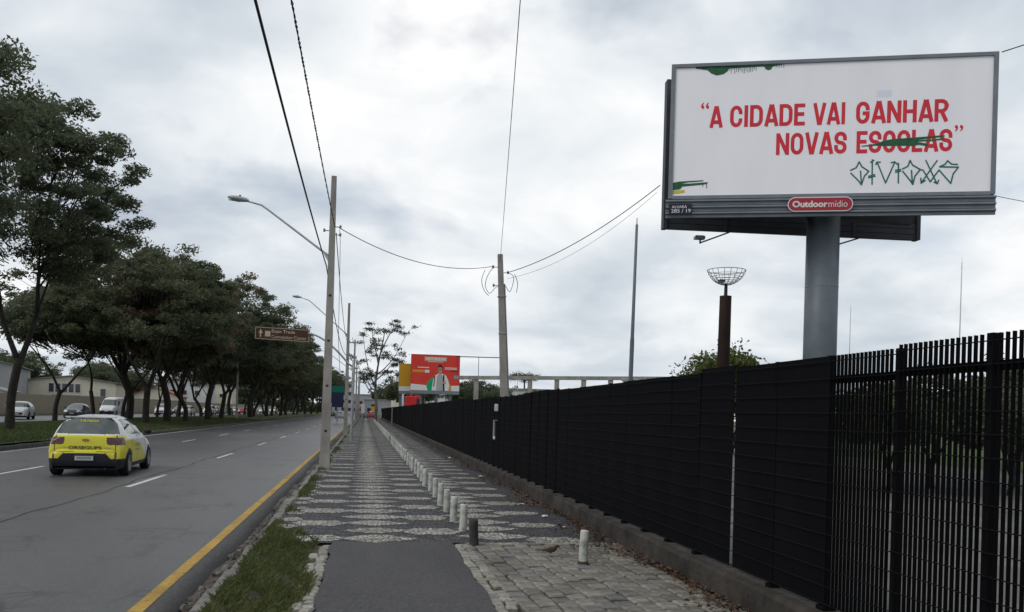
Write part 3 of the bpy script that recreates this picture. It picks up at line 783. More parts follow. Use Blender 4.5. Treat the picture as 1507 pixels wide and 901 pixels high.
for z, s in ((6.72, 1), (6.5, 1), (6.6, -1)):
    MB().tube([(.07 * s, 0, z), (.24 * s, 0, z)], .012, 6).build('bracket', 'dark_steel', p1)
    MB().lathe([(.015, 0), (.035, .02), (.02, .04), (.035, .06), (.015, .1)], 8, (.22 * s, 0, z - .04)).build('insulator', 'plastic_grey', p1)
utility_pole(-1.17, 54.3, 8.35, R(.15), 'second concrete utility pole along the kerb, with street lamp', (6.3, -3.0, 2.3, 'galvanised', .5))
utility_pole(-1.2, 85.4, 8.6, R(.4), 'third utility pole along the kerb, topped by a crossarm', (5.4, -3.2, 2.0, 'galvanised', .4), True, group='concrete utility poles along the kerb')
utility_pole(-1.2, 116, 8.4, R(-.2), 'fourth utility pole along the kerb, with lamp arm', (5.4, -3.2, 2.0, 'galvanised', .4))
utility_pole(-1.2, 147, 8.4, R(.3), 'fifth utility pole along the kerb, in the distance', (5.4, -3.2, 2.0, 'galvanised', .4))
utility_pole(-1.2, 178, 8.6, R(0), 'farthest utility pole along the kerb', None, True)
utility_pole(-16.3, 114, 8.5, R(.2), 'thin grey lamp pole standing among the median trees', None, None, .26, .16, False, group=None)
# pole behind the fence
ip = empty('utility_pole', (4.96, 29.65, 0), 0, label='leaning concrete utility pole just behind the black fence', cat='pole'); ip.rotation_euler = (0, R(-3.2), 0)
MB().frustum(0, 0, -.3, 7.3, .29, .26, .17, .15).build('shaft', 'pole_concrete', ip)
MB().tube([(.17, -.03, 0), (.145, -.03, 3), (.115, -.03, 6.25)], .038, 8).build('conduit', 'plastic_grey', ip)
for z in (2.6, 4.5, 5.8): MB().box(-.13, .17, -.115, .115, z, z + .025).build('strap', 'galvanised', ip)
for z, s in ((6.85, -1), (6.65, 1), (6.2, -1)):
    MB().tube([(.08 * s, 0, z), (.30 * s, 0, z)], .012, 6).build('bracket', 'dark_steel', ip)
    MB().lathe([(.015, 0), (.04, .03), (.025, .05), (.04, .08), (.015, .12)], 8, (.26 * s, 0, z - .05)).build('insulator', 'plastic_grey', ip)
for k, (s, pts) in enumerate(((-1, [(-.26, 0, 6.85), (-.45, .05, 6.6), (-.6, 0, 6.2), (-.42, 0, 5.85), (-.25, 0, 6.1), (-.1, 0, 6.18)]), (-1, [(-.55, 0, 6.75), (-.72, 0, 6.4), (-.6, .05, 6.0), (-.45, 0, 5.85)]), (1, [(.26, 0, 6.65), (.5, 0, 6.55), (.42, 0, 6.2), (.3, 0, 5.9), (.16, 0, 6.2)]), (1, [(.5, 0, 6.6), (.62, 0, 6.3), (.55, 0, 5.95)]))):
    P_ = []
    for i in range(len(pts) - 1):
        for u in (0, .33, .66): P_.append(Vector(pts[i]).lerp(Vector(pts[i + 1]), u))
    P_.append(Vector(pts[-1]))
    for _ in range(2): P_ = [P_[0]] + [(P_[i - 1] + P_[i] * 2 + P_[i + 1]) / 4 for i in range(1, len(P_) - 1)] + [P_[-1]]
    MB().tube(P_, .011, 6).build('drop_wire', 'cable_grey', ip, True)

# ------------------------------------------------------------------ cables
def cable(pts2, sag, rad, label, mt='cable_black', twist=0.0, n=60):
    a, b = Vector(pts2[0]), Vector(pts2[1]); P_ = []
    for i in range(n + 1):
        u = i / n; p = a.lerp(b, u); p.z -= sag * 4 * u * (1 - u); P_.append(p)
    q = MB()
    if twist:
        for ph in (0, math.pi):
            d = (b - a).length; Q = []
            for i in range(n * 4 + 1):
                u = i / (n * 4); p = a.lerp(b, u); p.z -= sag * 4 * u * (1 - u); an = ph + 2 * math.pi * u * d / .32
                Q.append(p + Vector((math.cos(an), 0, math.sin(an))) * twist)
            q.tube(Q, rad, 5)
    else: q.tube(P_, rad, 6)
    o = q.build('cable', mt, None, True); tag(o, label, 'cable')
cable(((-1.12, -6, 6.0), (-1.16, 24.1, 5.62)), .28, .016, 'thick black overhead cable, left of the two running to the nearest pole')
cable(((-1.10, -6, 7.1), (-.96, 24.1, 6.72)), .25, .009, 'twisted black overhead cable, right of the two running to the nearest pole', twist=.011)
cable(((-.58, -6, 7.95), (4.56, 29.65, 7.05)), .25, .0065, 'thin wire crossing the sky overhead to the leaning pole', 'cable_grey')
cable(((-.84, 24.1, 6.70), (4.30, 29.65, 6.85)), .45, .011, 'sagging service wire from the nearest pole to the leaning pole')
cable(((4.84, 29.65, 6.66), (8.05, 23.0, 8.25)), .30, .012, 'sagging wire from the leaning pole up to the large billboard')
cable(((4.84, 29.65, 6.45), (8.1, 23.4, 8.15)), .42, .005, 'thin lower wire from the leaning pole to the large billboard', 'cable_grey')
cable(((15.62, 19.1, 11.16), (26, 12.0, 14.5)), .15, .014, 'wire leading away from the top right corner of the large billboard', 'cable_grey')
cable(((15.6, 19.2, 7.55), (24, 15, 6.9)), .5, .008, 'thin wire hanging off the lower right side of the large billboard', 'cable_grey')
cable(((-.92, 24.1, 6.55), (-1.2, 54.3, 5.9)), .55, .012, 'cable between the nearest pole and the second pole, upper one')
cable(((-1.16, 24.1, 5.62), (-1.24, 54.3, 5.1)), .6, .015, 'cable between the nearest pole and the second pole, lower one')
cable(((-1.2, 54.3, 5.9), (-1.2, 85.4, 6.5)), .5, .014, 'cable between the second pole and the third pole')
cable(((-.9, 54.3, 6.2), (-.9, 85.4, 8.3)), .4, .012, 'thin cable rising from the second pole to the crossarm of the third')
cable(((-1.2, 85.4, 6.5), (-1.2, 116, 6.5)), .5, .016, 'cable between the third pole and the fourth pole')
cable(((-1.2, 116, 6.5), (-1.2, 147, 6.5)), .5, .018, 'far cable between the fourth pole and the fifth pole')
# drop wire beside the nearest pole
dw = MB().tube([(-.83, 24.1, 6.66), (-.80, 24.05, 6.3), (-.79, 24.05, 5.2), (-.78, 24.1, 3.6), (-.72, 24.4, 2.7)], .007, 5).build('drop_wire', 'cable_grey'); tag(dw, 'thin wire dropping down beside the nearest utility pole', 'wire')

# ------------------------------------------------------------------ brown direction sign on its post
sg = empty('road_sign', (-.68, 46.1, 0), 0, label='brown overhead direction sign with white arrow on a curved grey arm', cat='sign')
MB().lathe([(.07, 0), (.06, 3.6), (.05, 4.3), (.0, 4.34)], 10, cap=False).build('post', 'galvanised', sg, True)
pts = [(0, 0, 3.95)]
for i in range(13): u = i / 12; pts.append((-.25 - 2.15 * u, .2 * u, 4.1 + 1.55 * (1 - (1 - u) ** 1.7)))
MB().tube(pts, .05, 8).build('arm', 'galvanised', sg, True)
MB().tube([(-2.3, .2, 5.6), (-2.5, .5, 5.6), (-5.1, .55, 5.65)], .03, 6).build('bracket', 'galvanised', sg)
fc = empty('face', (-5.16, .42, 5.26)); fc.parent = sg
fc.rotation_euler = (0, R(1.4), R(-2))
MB().box(0, 2.82, -.012, .012, 0, .66).build('sign_panel', 'sign_brown', sg)
sp = sg.children[-1]; sp.parent = sg; sp.location = fc.location; sp.rotation_euler = fc.rotation_euler
bpy.data.objects.remove(fc)
MB().box(.015, 2.805, -.017, -.0125, .015, .04).box(.015, 2.805, -.017, -.0125, .62, .645).box(.015, .04, -.017, -.0125, .041, .619).box(2.78, 2.805, -.017, -.0125, .041, .619).build('border', 'sign_cream', sp)
MB().prism([(.26, .12), (.33, .12), (.33, .34), (.41, .34), (.295, .55), (.18, .34), (.26, .34)], -.017, -.0125).build('arrow', 'sign_cream', sp)
MB().box(.52, .80, -.017, -.0125, .17, .46).build('pictogram', 'sign_cream', sp)
lettering('Expo Trade', .86, 2.06, .34, .56, -.016, 'sign_cream', sp, .012)
lettering('Convention Center', .86, 2.68, .10, .27, -.016, 'sign_cream', sp, .004)

# ------------------------------------------------------------------ the large billboard
bb = empty('billboard', (12.19, 21.43, 0), 0, label='large white billboard with red lettering and green graffiti on a grey column', cat='billboard')
MB().lathe([(.44, 0), (.435, 7.3)], 40, cap=True).build('column', 'grey_steel', bb, True)
for z in (1.2, 3.3, 5.35): MB().lathe([(.436, z - .012), (.442, z - .006), (.442, z + .006), (.436, z + .012)], 40, cap=False).build('weld_seam', 'frame_steel', bb, True)
FR = empty('front_face', (7.878 - 12.19, 21.825 - 21.43, 7.56), R(-19.39)); FR.parent = bb
WB = 8.13; HB = 3.6
for k in range(8):
    a_ = .10 + k * (WB - .20) / 8; b_ = .10 + (k + 1) * (WB - .20) / 8 - .0008
    o = MB().box(a_, b_, -.02 - .0003 * (k % 2), .06, .08, HB - .08).build('poster_sheet', 'billboard_white', FR)
MB().box(0, .11, -.06, .2, 0, HB).box(WB - .11, WB, -.06, .2, 0, HB).box(.11, WB - .11, -.06, .2, HB - .09, HB).box(.11, WB - .11, -.06, .2, -.02, .07).build('frame', 'frame_steel', FR)
MB().box(.12, WB - .12, .07, .13, .1, HB - .1).build('backing', 'dark_steel', FR)
# corrugated apron
for k in range(3):
    z1 = -.03 - k * .165
    prof = [(-.04, z1), (-.09, z1 - .025), (-.09, z1 - .06), (-.03, z1 - .085), (-.03, z1 - .13), (-.05, z1 - .155), (.02, z1 - .155), (.02, z1)]
    V = [(-.06, a, b) for a, b in prof] + [(WB + .02, a, b) for a, b in prof]; nn = len(prof)
    F = [(i, (i + 1) % nn, (i + 1) % nn + nn, i + nn) for i in range(nn)] + [tuple(range(nn - 1, -1, -1)), tuple(range(nn, 2 * nn))]
    link('apron_slat', mesh('apron_slat', V, F, 'frame_steel'), FR)
YT = -.024
TH = .105
def arc(cx, cy, rx, ry, a0, a1, n=9): return [(cx + rx * math.cos(R(a0 + (a1 - a0) * i / n)), cy + ry * math.sin(R(a0 + (a1 - a0) * i / n))) for i in range(n + 1)]
def glyph(ch, t):
    """condensed capital as centre lines in a box of height 1"""
    w_ = {'A': .66, 'C': .58, 'I': .21, 'D': .60, 'E': .50, 'V': .64, 'G': .60, 'N': .62, 'H': .60, 'R': .60, 'O': .60, 'S': .58, 'L': .48}[ch]
    r_ = w_ / 2 - t; ry = .26; c = w_ / 2; T, B = 1 - t, t
    top = lambda a0, a1: arc(c, T - ry, r_, ry, a0, a1); bot = lambda a0, a1: arc(c, B + ry, r_, ry, a0, a1)
    if ch == 'A': return w_, [[(t * .95, 0), (c - .015, 1)], [(w_ - t * .95, 0), (c + .015, 1)], [(.17, .26), (w_ - .17, .26)]]
    if ch == 'V': return w_, [[(t * .95, 1), (c - .015, 0)], [(w_ - t * .95, 1), (c + .015, 0)]]
    if ch == 'I': return w_, [[(c, 0), (c, 1)]]
    if ch == 'H': return w_, [[(t, 0), (t, 1)], [(w_ - t, 0), (w_ - t, 1)], [(t, .5), (w_ - t, .5)]]
    if ch == 'N': return w_, [[(t, 0), (t, 1)], [(w_ - t, 0), (w_ - t, 1)], [(t, .96), (w_ - t, .04)]]
    if ch == 'E': return w_, [[(t, 0), (t, 1)], [(t, T), (w_, T)], [(t, .52), (w_ - .04, .52)], [(t, B), (w_, B)]]
    if ch == 'L': return w_, [[(t, 0), (t, 1)], [(t, B), (w_, B)]]
    if ch == 'D': return w_, [[(t, 0), (t, 1)], [(t, T), (c, T)] + arc(c, T - ry, r_, ry, 90, 0)[1:] + arc(c, B + ry, r_, ry, 0, -90) + [(t, B)]]
    if ch == 'O': return w_, [top(180, 0) + bot(0, -180) + [(t, T - ry)]]
    if ch == 'C': return w_, [[(w_ - t, .595)] + top(0, 180) + bot(180, 360) + [(w_ - t, .405)]]
    if ch == 'G': return w_, [[(w_ - t, .60)] + top(0, 180) + bot(180, 360) + [(w_ - t, .47), (c - .01, .47)]]
    if ch == 'R': return w_, [[(t, 0), (t, 1)], [(t, T), (c, T)] + arc(c, .70, r_, T - .70, 90, 0)[1:] + arc(c, .70, r_, .23, 0, -90) + [(t, .47)], [(c + .0, .47), (w_ - t * .9, 0)]]
    if ch == 'S': return w_, [[(w_ - t, .60)] + arc(c, .715, r_, T - .715, 0, 180) + arc(c, .715, r_, .215, 180, 250, 5)[1:] + arc(c, .285, r_, .215, 70, 0, 5) + arc(c, .285, r_, .285 - B, 0, -180)[1:] + [(t, .40)]]
def ribbon(q, pts, t, y):
    P_ = [Vector(p) for p in pts]; n_ = len(P_); Lf = []; Rt = []
    for i in range(n_):
        d0 = (P_[i] - P_[i - 1]).normalized() if i else None; d1 = (P_[i + 1] - P_[i]).normalized() if i < n_ - 1 else None
        d0 = d0 or d1; d1 = d1 or d0; m_ = (d0 + d1)
        m_ = m_.normalized() if m_.length > 1e-6 else d1
        nn = Vector((-m_.y, m_.x)); k_ = min(1.5, 1 / max(.3, nn.dot(Vector((-d1.y, d1.x)))))
        Lf.append(P_[i] + nn * t * k_); Rt.append(P_[i] - nn * t * k_)
    V = [(p.x, y, p.y) for p in Lf] + [(p.x, y, p.y) for p in Rt]
    q.add(V, [(i, n_ + i, n_ + i + 1, i + 1) for i in range(n_ - 1)])
def word(txt, x0, x1, z0, z1, y, material, parent):
    t = .086; gl = []; x = 0
    for ch in txt:
        w_, st = glyph(ch, t); gl.append((x, st)); x += w_ + (.07 if ch not in 'AV' else .035)
    tot = x - .07; sx = (x1 - x0) / tot; sz = z1 - z0
    for gx, st in gl:
        q = MB()
        for k, l in enumerate(st):
            ribbon(q, l, t, y - .0006 * k)
        q.V = [(x0 + (gx + a) * sx, b, z0 + c * sz) for a, b, c in q.V]
        q.build('letter', material, parent)
for txt, x0, x1, z0 in (('A', 1.03, 1.36, 1.875), ('CIDADE', 1.56, 3.47, 1.875), ('VAI', 3.67, 4.48, 1.875), ('GANHAR', 4.74, 6.98, 1.875), ('NOVAS', 2.76, 4.53, 1.11), ('ESCOLAS', 4.77, 7.09, 1.11)):
    word(txt, x0, x1, z0, z0 + .575, YT, 'red_print', FR)
lettering('\u201c', .80, 1.01, 2.39, 2.56, YT, 'red_print', FR, .008)
lettering('\u201d', 7.14, 7.34, 1.61, 1.775, YT, 'red_print', FR, .008)
MB().box(5.24, 5.60, -.0225, -.0205, 2.55, 2.73).build('repair_patch', 'billboard_patch', FR)
def stroke(q, pts, wd, y):
    for i in range(len(pts) - 1):
        a, b = Vector(pts[i]), Vector(pts[i + 1]); d = b - a
        if d.length < 1e-6: continue
        d.normalize(); nrm = Vector((-d.y, d.x)) * wd; a2 = a - d * wd * .6; b2 = b + d * wd * .6
        yy_ = y - .0004 * (i % 5)
        q.add([(a2.x - nrm.x, yy_, a2.y - nrm.y), (b2.x - nrm.x, yy_, b2.y - nrm.y), (b2.x + nrm.x, yy_, b2.y + nrm.y), (a2.x + nrm.x, yy_, a2.y + nrm.y)], [(0, 1, 2, 3)])
GRAF = [[(4.64, .67), (4.78, .74), (4.85, .89), (4.92, .76), (5.09, .64), (4.99, .52), (4.92, .29), (4.86, .38), (4.65, .6)], [(4.89, .65), (4.92, .31)],
 [(5.17, .94), (5.18, .3)], [(5.13, .87), (5.21, .92)], [(5.09, .51), (5.24, .55)], [(5.09, .47), (5.25, .51)], [(5.26, .81), (5.28, .87), (5.37, .87)], [(5.29, .87), (5.51, .33), (5.72, .86)],
 [(5.63, .85), (5.72, .87), (5.8, .79)], [(5.81, .83), (5.82, .32)], [(5.74, .65), (5.87, .67)], [(5.74, .6), (5.87, .63)],
 [(5.91, .68), (6.04, .75), (6.09, .9), (6.15, .78), (6.34, .66), (6.22, .5), (6.17, .28), (6.1, .39), (5.92, .62)], [(6.13, .64), (6.16, .29)],
 [(6.34, .66), (6.41, .64), (6.59, .34), (6.79, .64)], [(6.47, .89), (6.75, .29)], [(6.74, .88), (6.38, .33)], [(6.36, .44), (6.37, .31), (6.47, .38)], [(6.79, .38), (6.76, .29), (6.68, .33)],
 [(7.23, .77), (7.09, .78), (6.99, .87), (6.93, .78), (6.8, .72), (7.25, .7), (7.13, .53), (7.08, .29), (6.79, .64)]]
q = MB()
for k, s in enumerate(GRAF): stroke(q, s, .017, -.026 - .0003 * (k % 7))
q.build('graffiti_tag', 'teal_spray', FR)
q = MB()
def flatpoly(q, pts, y):
    n0 = len(q.V); q.V += [(a, y, b) for a, b in pts]; q.F.append(tuple(range(n0, n0 + len(pts))))
flatpoly(q, [(4.89, 1.30), (5.26, 1.345), (5.43, 1.42), (5.67, 1.46), (6.02, 1.475), (6.53, 1.505), (6.9, 1.525), (6.905, 1.49), (6.55, 1.45), (6.3, 1.42), (6.25, 1.34), (6.2, 1.275), (5.44, 1.285), (5.26, 1.30), (4.9, 1.28)], -.029)
stroke(q, [(6.2, 1.39), (6.64, 1.405), (6.87, 1.43)], .018, -.0296); stroke(q, [(6.1, 1.30), (6.3, 1.325), (6.49, 1.29)], .03, -.0302)
q.build('paint_strike', 'green_spray', FR)
q = MB()
flatpoly(q, [(.62, 3.51), (.65, 3.47), (.94, 3.42), (1.04, 3.33), (1.18, 3.27), (1.36, 3.30), (1.46, 3.37), (1.5, 3.44), (2.2, 3.46), (2.4, 3.46), (2.44, 3.39), (2.51, 3.36), (2.58, 3.38), (2.62, 3.45), (2.9, 3.50)], -.026)
for k in range(17):
    x = 1.52 + k * .042 + random.uniform(-.01, .01); stroke(q, [(x, 3.5), (x + .005, 3.48 - random.uniform(.06, .18))], .006, -.0275 - .0002 * (k % 3))
for k in range(4): stroke(q, [(2.72 + k * .06, 3.5), (2.72 + k * .06, 3.43 - .02 * (k % 2))], .006, -.0275)
q.build('paint_drip', 'green_spray', FR)
q = MB(); flatpoly(q, [(.115, .43), (.29, .46), (.91, .485), (.91, .455), (.5, .43), (.33, .40), (.55, .40), (1.03, .43), (1.02, .39), (.9, .365), (.36, .32), (.31, .25), (.115, .23)], -.026)
stroke(q, [(.90, .38), (.905, .31)], .008, -.027); stroke(q, [(1.0, .40), (1.0, .27)], .008, -.027); q.build('paint_smear', 'green_spray', FR)
q = MB(); flatpoly(q, [(.115, .22), (.43, .23), (.43, .16), (.2, .13), (.115, .13)], -.0255); q.build('paint_smear', 'yellow_spray', FR)
# licence plate and owner's badge
pl = MB().box(.03, .63, -.115, -.095, -.43, -.16).build('licence_plate', 'plate_navy', FR)
lettering('ALVAR\u00c1', .10, .50, -.275, -.19, -.117, 'logo_white', pl, .012)
lettering('285 / 19', .09, .60, -.40, -.30, -.117, 'logo_white', pl, .003)
def pill(x0, x1, z0, z1, n_=10):
    r = (z1 - z0) / 2; zc_ = (z0 + z1) / 2; P_ = []
    for i in range(n_ + 1): a = -math.pi / 2 + math.pi * i / n_; P_.append((x1 - r + math.cos(a) * r, zc_ + math.sin(a) * r))
    for i in range(n_ + 1): a = math.pi / 2 + math.pi * i / n_; P_.append((x0 + r + math.cos(a) * r, zc_ + math.sin(a) * r))
    return P_
bd = MB().prism(pill(3.08, 4.71, -.41, -.03), -.125, -.1).build('badge', 'logo_white', FR)
MB().prism(pill(3.105, 4.685, -.385, -.055), -.130, -.1255).build('badge_field', 'logo_red', bd)
lettering('Outdoor', 3.20, 4.08, -.30, -.13, -.133, 'logo_white', bd, .035)
lettering('m\u00eddio', 4.10, 4.57, -.30, -.13, -.133, 'logo_white', bd, -.004)
# rear face that looks the other way, with its own apron and floodlights
RB = empty('rear_face', (8.22 - 12.19, 23.14 - 21.43, 7.05), math.atan2(-.69, 7.53)); RB.parent = bb
MB().box(0, 7.56, -.05, .05, .5, 4.2).build('backing', 'dark_steel', RB)
MB().box(-.02, .09, -.14, .14, .0, 4.22).box(7.47, 7.58, -.14, .14, .0, 4.22).box(.09, 7.47, -.1, .1, 4.12, 4.22).build('frame', 'dark_steel', RB)
for k in range(3): MB().box(.09, 7.47, -.09, .06, .0 + k * .165, .15 + k * .165).build('apron_slat', 'dark_steel', RB)
for x in (1.8, 5.6):
    MB().box(x - .04, x + .04, -.12, -.09, 0, 4.1).build('stud', 'dark_steel', RB)
for (a, b, c) in (((1.95, .0, .0), (1.2, .35, -.27), True), ((5.8, .0, -.0), (4.85, .35, -.30), False)):
    MB().tube([a, b], .022, 8).build('lamp_arm', 'grey_steel', RB)
    fl = MB().bbox(b[0] - .17, b[0] + .12, b[1] - .1, b[1] + .1, b[2] + .10, b[2] + .21, .03).build('floodlight', 'lamp_housing', RB)
    MB().box(b[0] - .02, b[0] + .02, b[1] - .02, b[1] + .02, b[2] - .02, b[2] + .095).build('yoke', 'dark_steel', fl)
# steel between the two faces
for z in (7.9, 9.4, 10.9):
    MB().tube([(-3.9, .5, z), (-3.8, 1.65, z)], .05, 6).build('brace', 'dark_steel', bb)
    MB().tube([(3.0, -1.9, z), (3.1, 1.0, z)], .05, 6).build('brace', 'dark_steel', bb)
for z in (7.35, 9.0): MB().box(-2.6, 2.6, -.12, .12, z - .12, z + .12).build('beam', 'dark_steel', bb)
MB().tube([(0, 0, 7.2), (0, 0, 10.9)], .3, 16).build('upper_column', 'grey_steel', bb)

# ------------------------------------------------------------------ lamp post with wire bowl, masts
lp = empty('lamp_post', (11.16, 25.47, 0), 0, label='rusty brown post carrying an open wire bowl, left of the billboard column', cat='lamp post'); lp.rotation_euler = (0, R(.4), 0)
MB().lathe([(.215, 0), (.185, 5.55), (.19, 5.6)], 20).build('column', 'corten', lp, True)
MB().lathe([(.06, 5.55), (.05, 6.0)], 10).build('neck', 'dark_steel', lp)
bw = MB(); Rb = .60
for k in range(18):
    a = 2 * math.pi * k / 18
    bw.tube([(math.cos(a) * Rb * s, math.sin(a) * Rb * s, 5.95 + .46 * (1 - math.sqrt(max(0, 1 - (s * .96) ** 2)) * 1.0) / .72) for s in (.02, .2, .4, .55, .7, .82, .92, 1)], .0085, 5)
for s in (.3, .45, .6, .72, .82, .91, 1.0):
    z = 5.95 + .46 * (1 - math.sqrt(1 - (s * .96) ** 2)) / .72
    bw.tube([(math.cos(2 * math.pi * i / 28) * Rb * s, math.sin(2 * math.pi * i / 28) * Rb * s, z) for i in range(29)], .0085 if s < 1 else .013, 5, False)
bw.build('wire_bowl', 'galvanised', lp)
MB().bbox(-.24, -.08, -.1, .1, 6.02, 6.12, .02).build('lamp', 'dark_steel', lp)
def mast(x, y, h_, r0, r1, lean, label, foot=False, mt='galvanised'):
    t = empty('mast', (x, y, 0), 0, label=label, cat='mast'); t.rotation_euler = (0, lean, 0)
    MB().lathe([(r0, 0), (r0 * .97, h_ * .48), (r0 * .8, h_ * .5), (r1, h_), (0, h_ + .03)], 12, cap=False).build('shaft', mt, t, True)
    MB().lathe([(r1 * .4, h_), (r1 * .3, h_ + .35)], 6).build('tip', mt, t)
    if foot:
        for s in (-1, 1): MB().bbox(s * .3 - .16, s * .3 + .16, -.12, .1, 3.55, 3.72, .03).build('floodlight', 'lamp_housing', t)
        MB().box(-.4, .4, -.02, .02, 3.5, 3.55).build('bracket', mt, t)
mast(13.78, 43.3, 11.9, .12, .07, R(.75), 'tall bare metal mast rising behind the fence left of the wire bowl post', True, 'grey_steel')
mast(41.25, 53.8, 13.3, .05, .03, R(.2), 'thin antenna mast right of the billboard column')
mast(44.75, 73.4, 12.6, .05, .03, R(.2), 'thin distant antenna mast just right of the billboard column')
mast(25.0, 140, 9.2, .06, .04, R(.5), 'short thin distant mast rising behind the pergola')

# ------------------------------------------------------------------ trees
def smooth_path(pts, k=4):
    P_ = [Vector(p) for p in pts]; O = []
    for i in range(len(P_) - 1):
        p0 = P_[max(i - 1, 0)]; p1, p2 = P_[i], P_[i + 1]; p3 = P_[min(i + 2, len(P_) - 1)]
        for j in range(k):
            t_ = j / k
            O.append(.5 * ((2 * p1) + (-p0 + p2) * t_ + (2 * p0 - 5 * p1 + 4 * p2 - p3) * t_ ** 2 + (-p0 + 3 * p1 - 3 * p2 + p3) * t_ ** 3))
    O.append(P_[-1]); return O
def tree_proto(seed, H, RX, fork, r0, leaves, lean=(0, 0), nl=3, lowz=.20, size=.125, fol='foliage', crown_flat=.80, spread=1.0, density=1.0):
    rr = random.Random(seed); g = np.random.default_rng(seed)
    q = MB(); tips = []
    base = Vector((0, 0, -.3)); f = Vector((lean[0], lean[1], fork))
    mid = Vector((lean[0] * .3 + rr.uniform(-.2, .2), lean[1] * .3 + rr.uniform(-.2, .2), fork * .5))
    tp = smooth_path([base, Vector((rr.uniform(-.05, .05), 0, .25)), mid, f], 4)
    q.tube(tp, [r0 * (1.35 if i == 0 else 1.25 if i < 3 else 1.1 if i < 6 else 1.0 - .12 * i / len(tp)) for i in range(len(tp))], 9)
    a0 = rr.uniform(0, 6.28)
    for k in range(nl):
        a = a0 + k * 6.283 / nl + rr.uniform(-.45, .45); reach = RX * rr.uniform(.45, .7) * spread; top = H * rr.uniform(.62, .8)
        d = Vector((math.cos(a), math.sin(a), 0))
        p1 = f + d * reach * .28 + Vector((rr.uniform(-.3, .3), rr.uniform(-.3, .3), (top - fork) * .28))
        p2 = f + d * reach * .55 + Vector((rr.uniform(-.5, .5), rr.uniform(-.5, .5), (top - fork) * .62))
        p3 = f + d * reach + Vector((rr.uniform(-.5, .5), rr.uniform(-.5, .5), (top - fork)))
        lp_ = smooth_path([f - Vector((0, 0, .25)), p1, p2, p3], 4)
        rl = r0 * rr.uniform(.55, .72)
        q.tube(lp_, [rl * (1 - .78 * i / (len(lp_) - 1)) for i in range(len(lp_))], 7)
        tips.append(p3)
        for s in range(4):
            i0 = rr.randint(4, len(lp_) - 2); st = lp_[i0]; a2 = a + rr.uniform(-1.3, 1.3); ln = RX * rr.uniform(.3, .55)
            e2 = st + Vector((math.cos(a2) * ln, math.sin(a2) * ln, rr.uniform(.12, .5) * (H - st.z)))
            m2 = st.lerp(e2, .5) + Vector((rr.uniform(-.3, .3), rr.uniform(-.3, .3), rr.uniform(-.2, .4)))
            bp_ = smooth_path([st, m2, e2], 4); rb = rl * .42
            q.tube(bp_, [rb * (1 - .8 * i / (len(bp_) - 1)) for i in range(len(bp_))], 5)
            tips.append(e2); tips.append(m2)
            for s3 in range(2):
                st3 = bp_[rr.randint(3, len(bp_) - 2)]; a3 = a2 + rr.uniform(-1.2, 1.2); l3 = RX * rr.uniform(.15, .3)
                e3 = st3 + Vector((math.cos(a3) * l3, math.sin(a3) * l3, rr.uniform(-.2, 1.4)))
                q.tube(smooth_path([st3, st3.lerp(e3, .5) + Vector((0, 0, .15)), e3], 3), [rb * .4, rb * .35, rb * .3, rb * .25, rb * .2, rb * .15, rb * .1], 4); tips.append(e3)
    # crown: clusters of leaves through an uneven dome, denser to the outside, with gaps
    C = []
    zc_ = H * (lowz + 1) / 2; hz = H * (1 - lowz) / 2
    cx, cy = lean[0] * 1.3, lean[1] * 1.3
    lob = [(g.uniform(0, 6.28), g.uniform(-.2, .9), g.uniform(.12, .30), g.uniform(.35, .75)) for _ in range(11)]
    ncl = int(230 * density)
    while len(C) < ncl:
        v = g.normal(size=3); v /= np.linalg.norm(v)
        if v[2] < -.55: continue
        rad = g.uniform(.35, 1.0) ** .45
        az = math.atan2(v[1], v[0]); bulge = .82
        for (la, lz, amp, wd) in lob:
            da = math.atan2(math.sin(az - la), math.cos(az - la))
            bulge += amp * math.exp(-(da / wd) ** 2 - ((v[2] - lz) / .45) ** 2)
        rad *= bulge
        z = zc_ + v[2] * hz * rad * (1.0 if v[2] > 0 else crown_flat)
        C.append((cx + v[0] * RX * rad, cy + v[1] * RX * rad, z))
    C = np.array(C)
    rr_ = np.hypot(C[:, 0] - cx, C[:, 1] - cy); k_ = RX / np.percentile(rr_, 94); C[:, 0] = cx + (C[:, 0] - cx) * k_; C[:, 1] = cy + (C[:, 1] - cy) * k_
    zt_ = np.percentile(C[:, 2], 99); C[:, 2] = lowz * H + (C[:, 2] - lowz * H) * (H - .5 - lowz * H) / (zt_ - lowz * H)
    T_ = np.array([tuple(t_) for t_ in tips]); T_[:, 2] = np.minimum(T_[:, 2], H - .3)
    C = np.concatenate([C, T_])
    per = max(8, leaves // len(C))
    hub = Vector((cx, cy, fork + (H - fork) * .35))
    for p_ in C:                                            # a twig reaching into every clump
        p_ = Vector(p_); d_ = (hub - p_); ln_ = min(d_.length * .6, 2.2); d_.normalize()
        m_ = p_ + d_ * ln_ * .5 + Vector((rr.uniform(-.2, .2), rr.uniform(-.2, .2), rr.uniform(-.3, .05)))
        q.tube([p_ + d_ * ln_ + Vector((0, 0, -.2)), m_, p_], [.028, .02, .008], 3, False)
    trunk = mesh('trunk', q.V, q.F, 'bark', True)
    cs = g.uniform(.45, 1.05, len(C))
    off = g.normal(size=(len(C), per, 3)); off /= np.linalg.norm(off, axis=2)[..., None]
    off *= (g.uniform(0, 1, (len(C), per, 1)) ** .55) * np.array([1.05, 1.05, .55]) * cs[:, None, None]
    off[..., 2] -= .10 * (off[..., 0] ** 2 + off[..., 1] ** 2)
    P = (C[:, None, :] + off).reshape(-1, 3)
    crown = cards('crown', P, size, fol, None, 2.3, .25, seed)
    cme = crown.data; bpy.data.objects.remove(crown)
    return trunk, cme
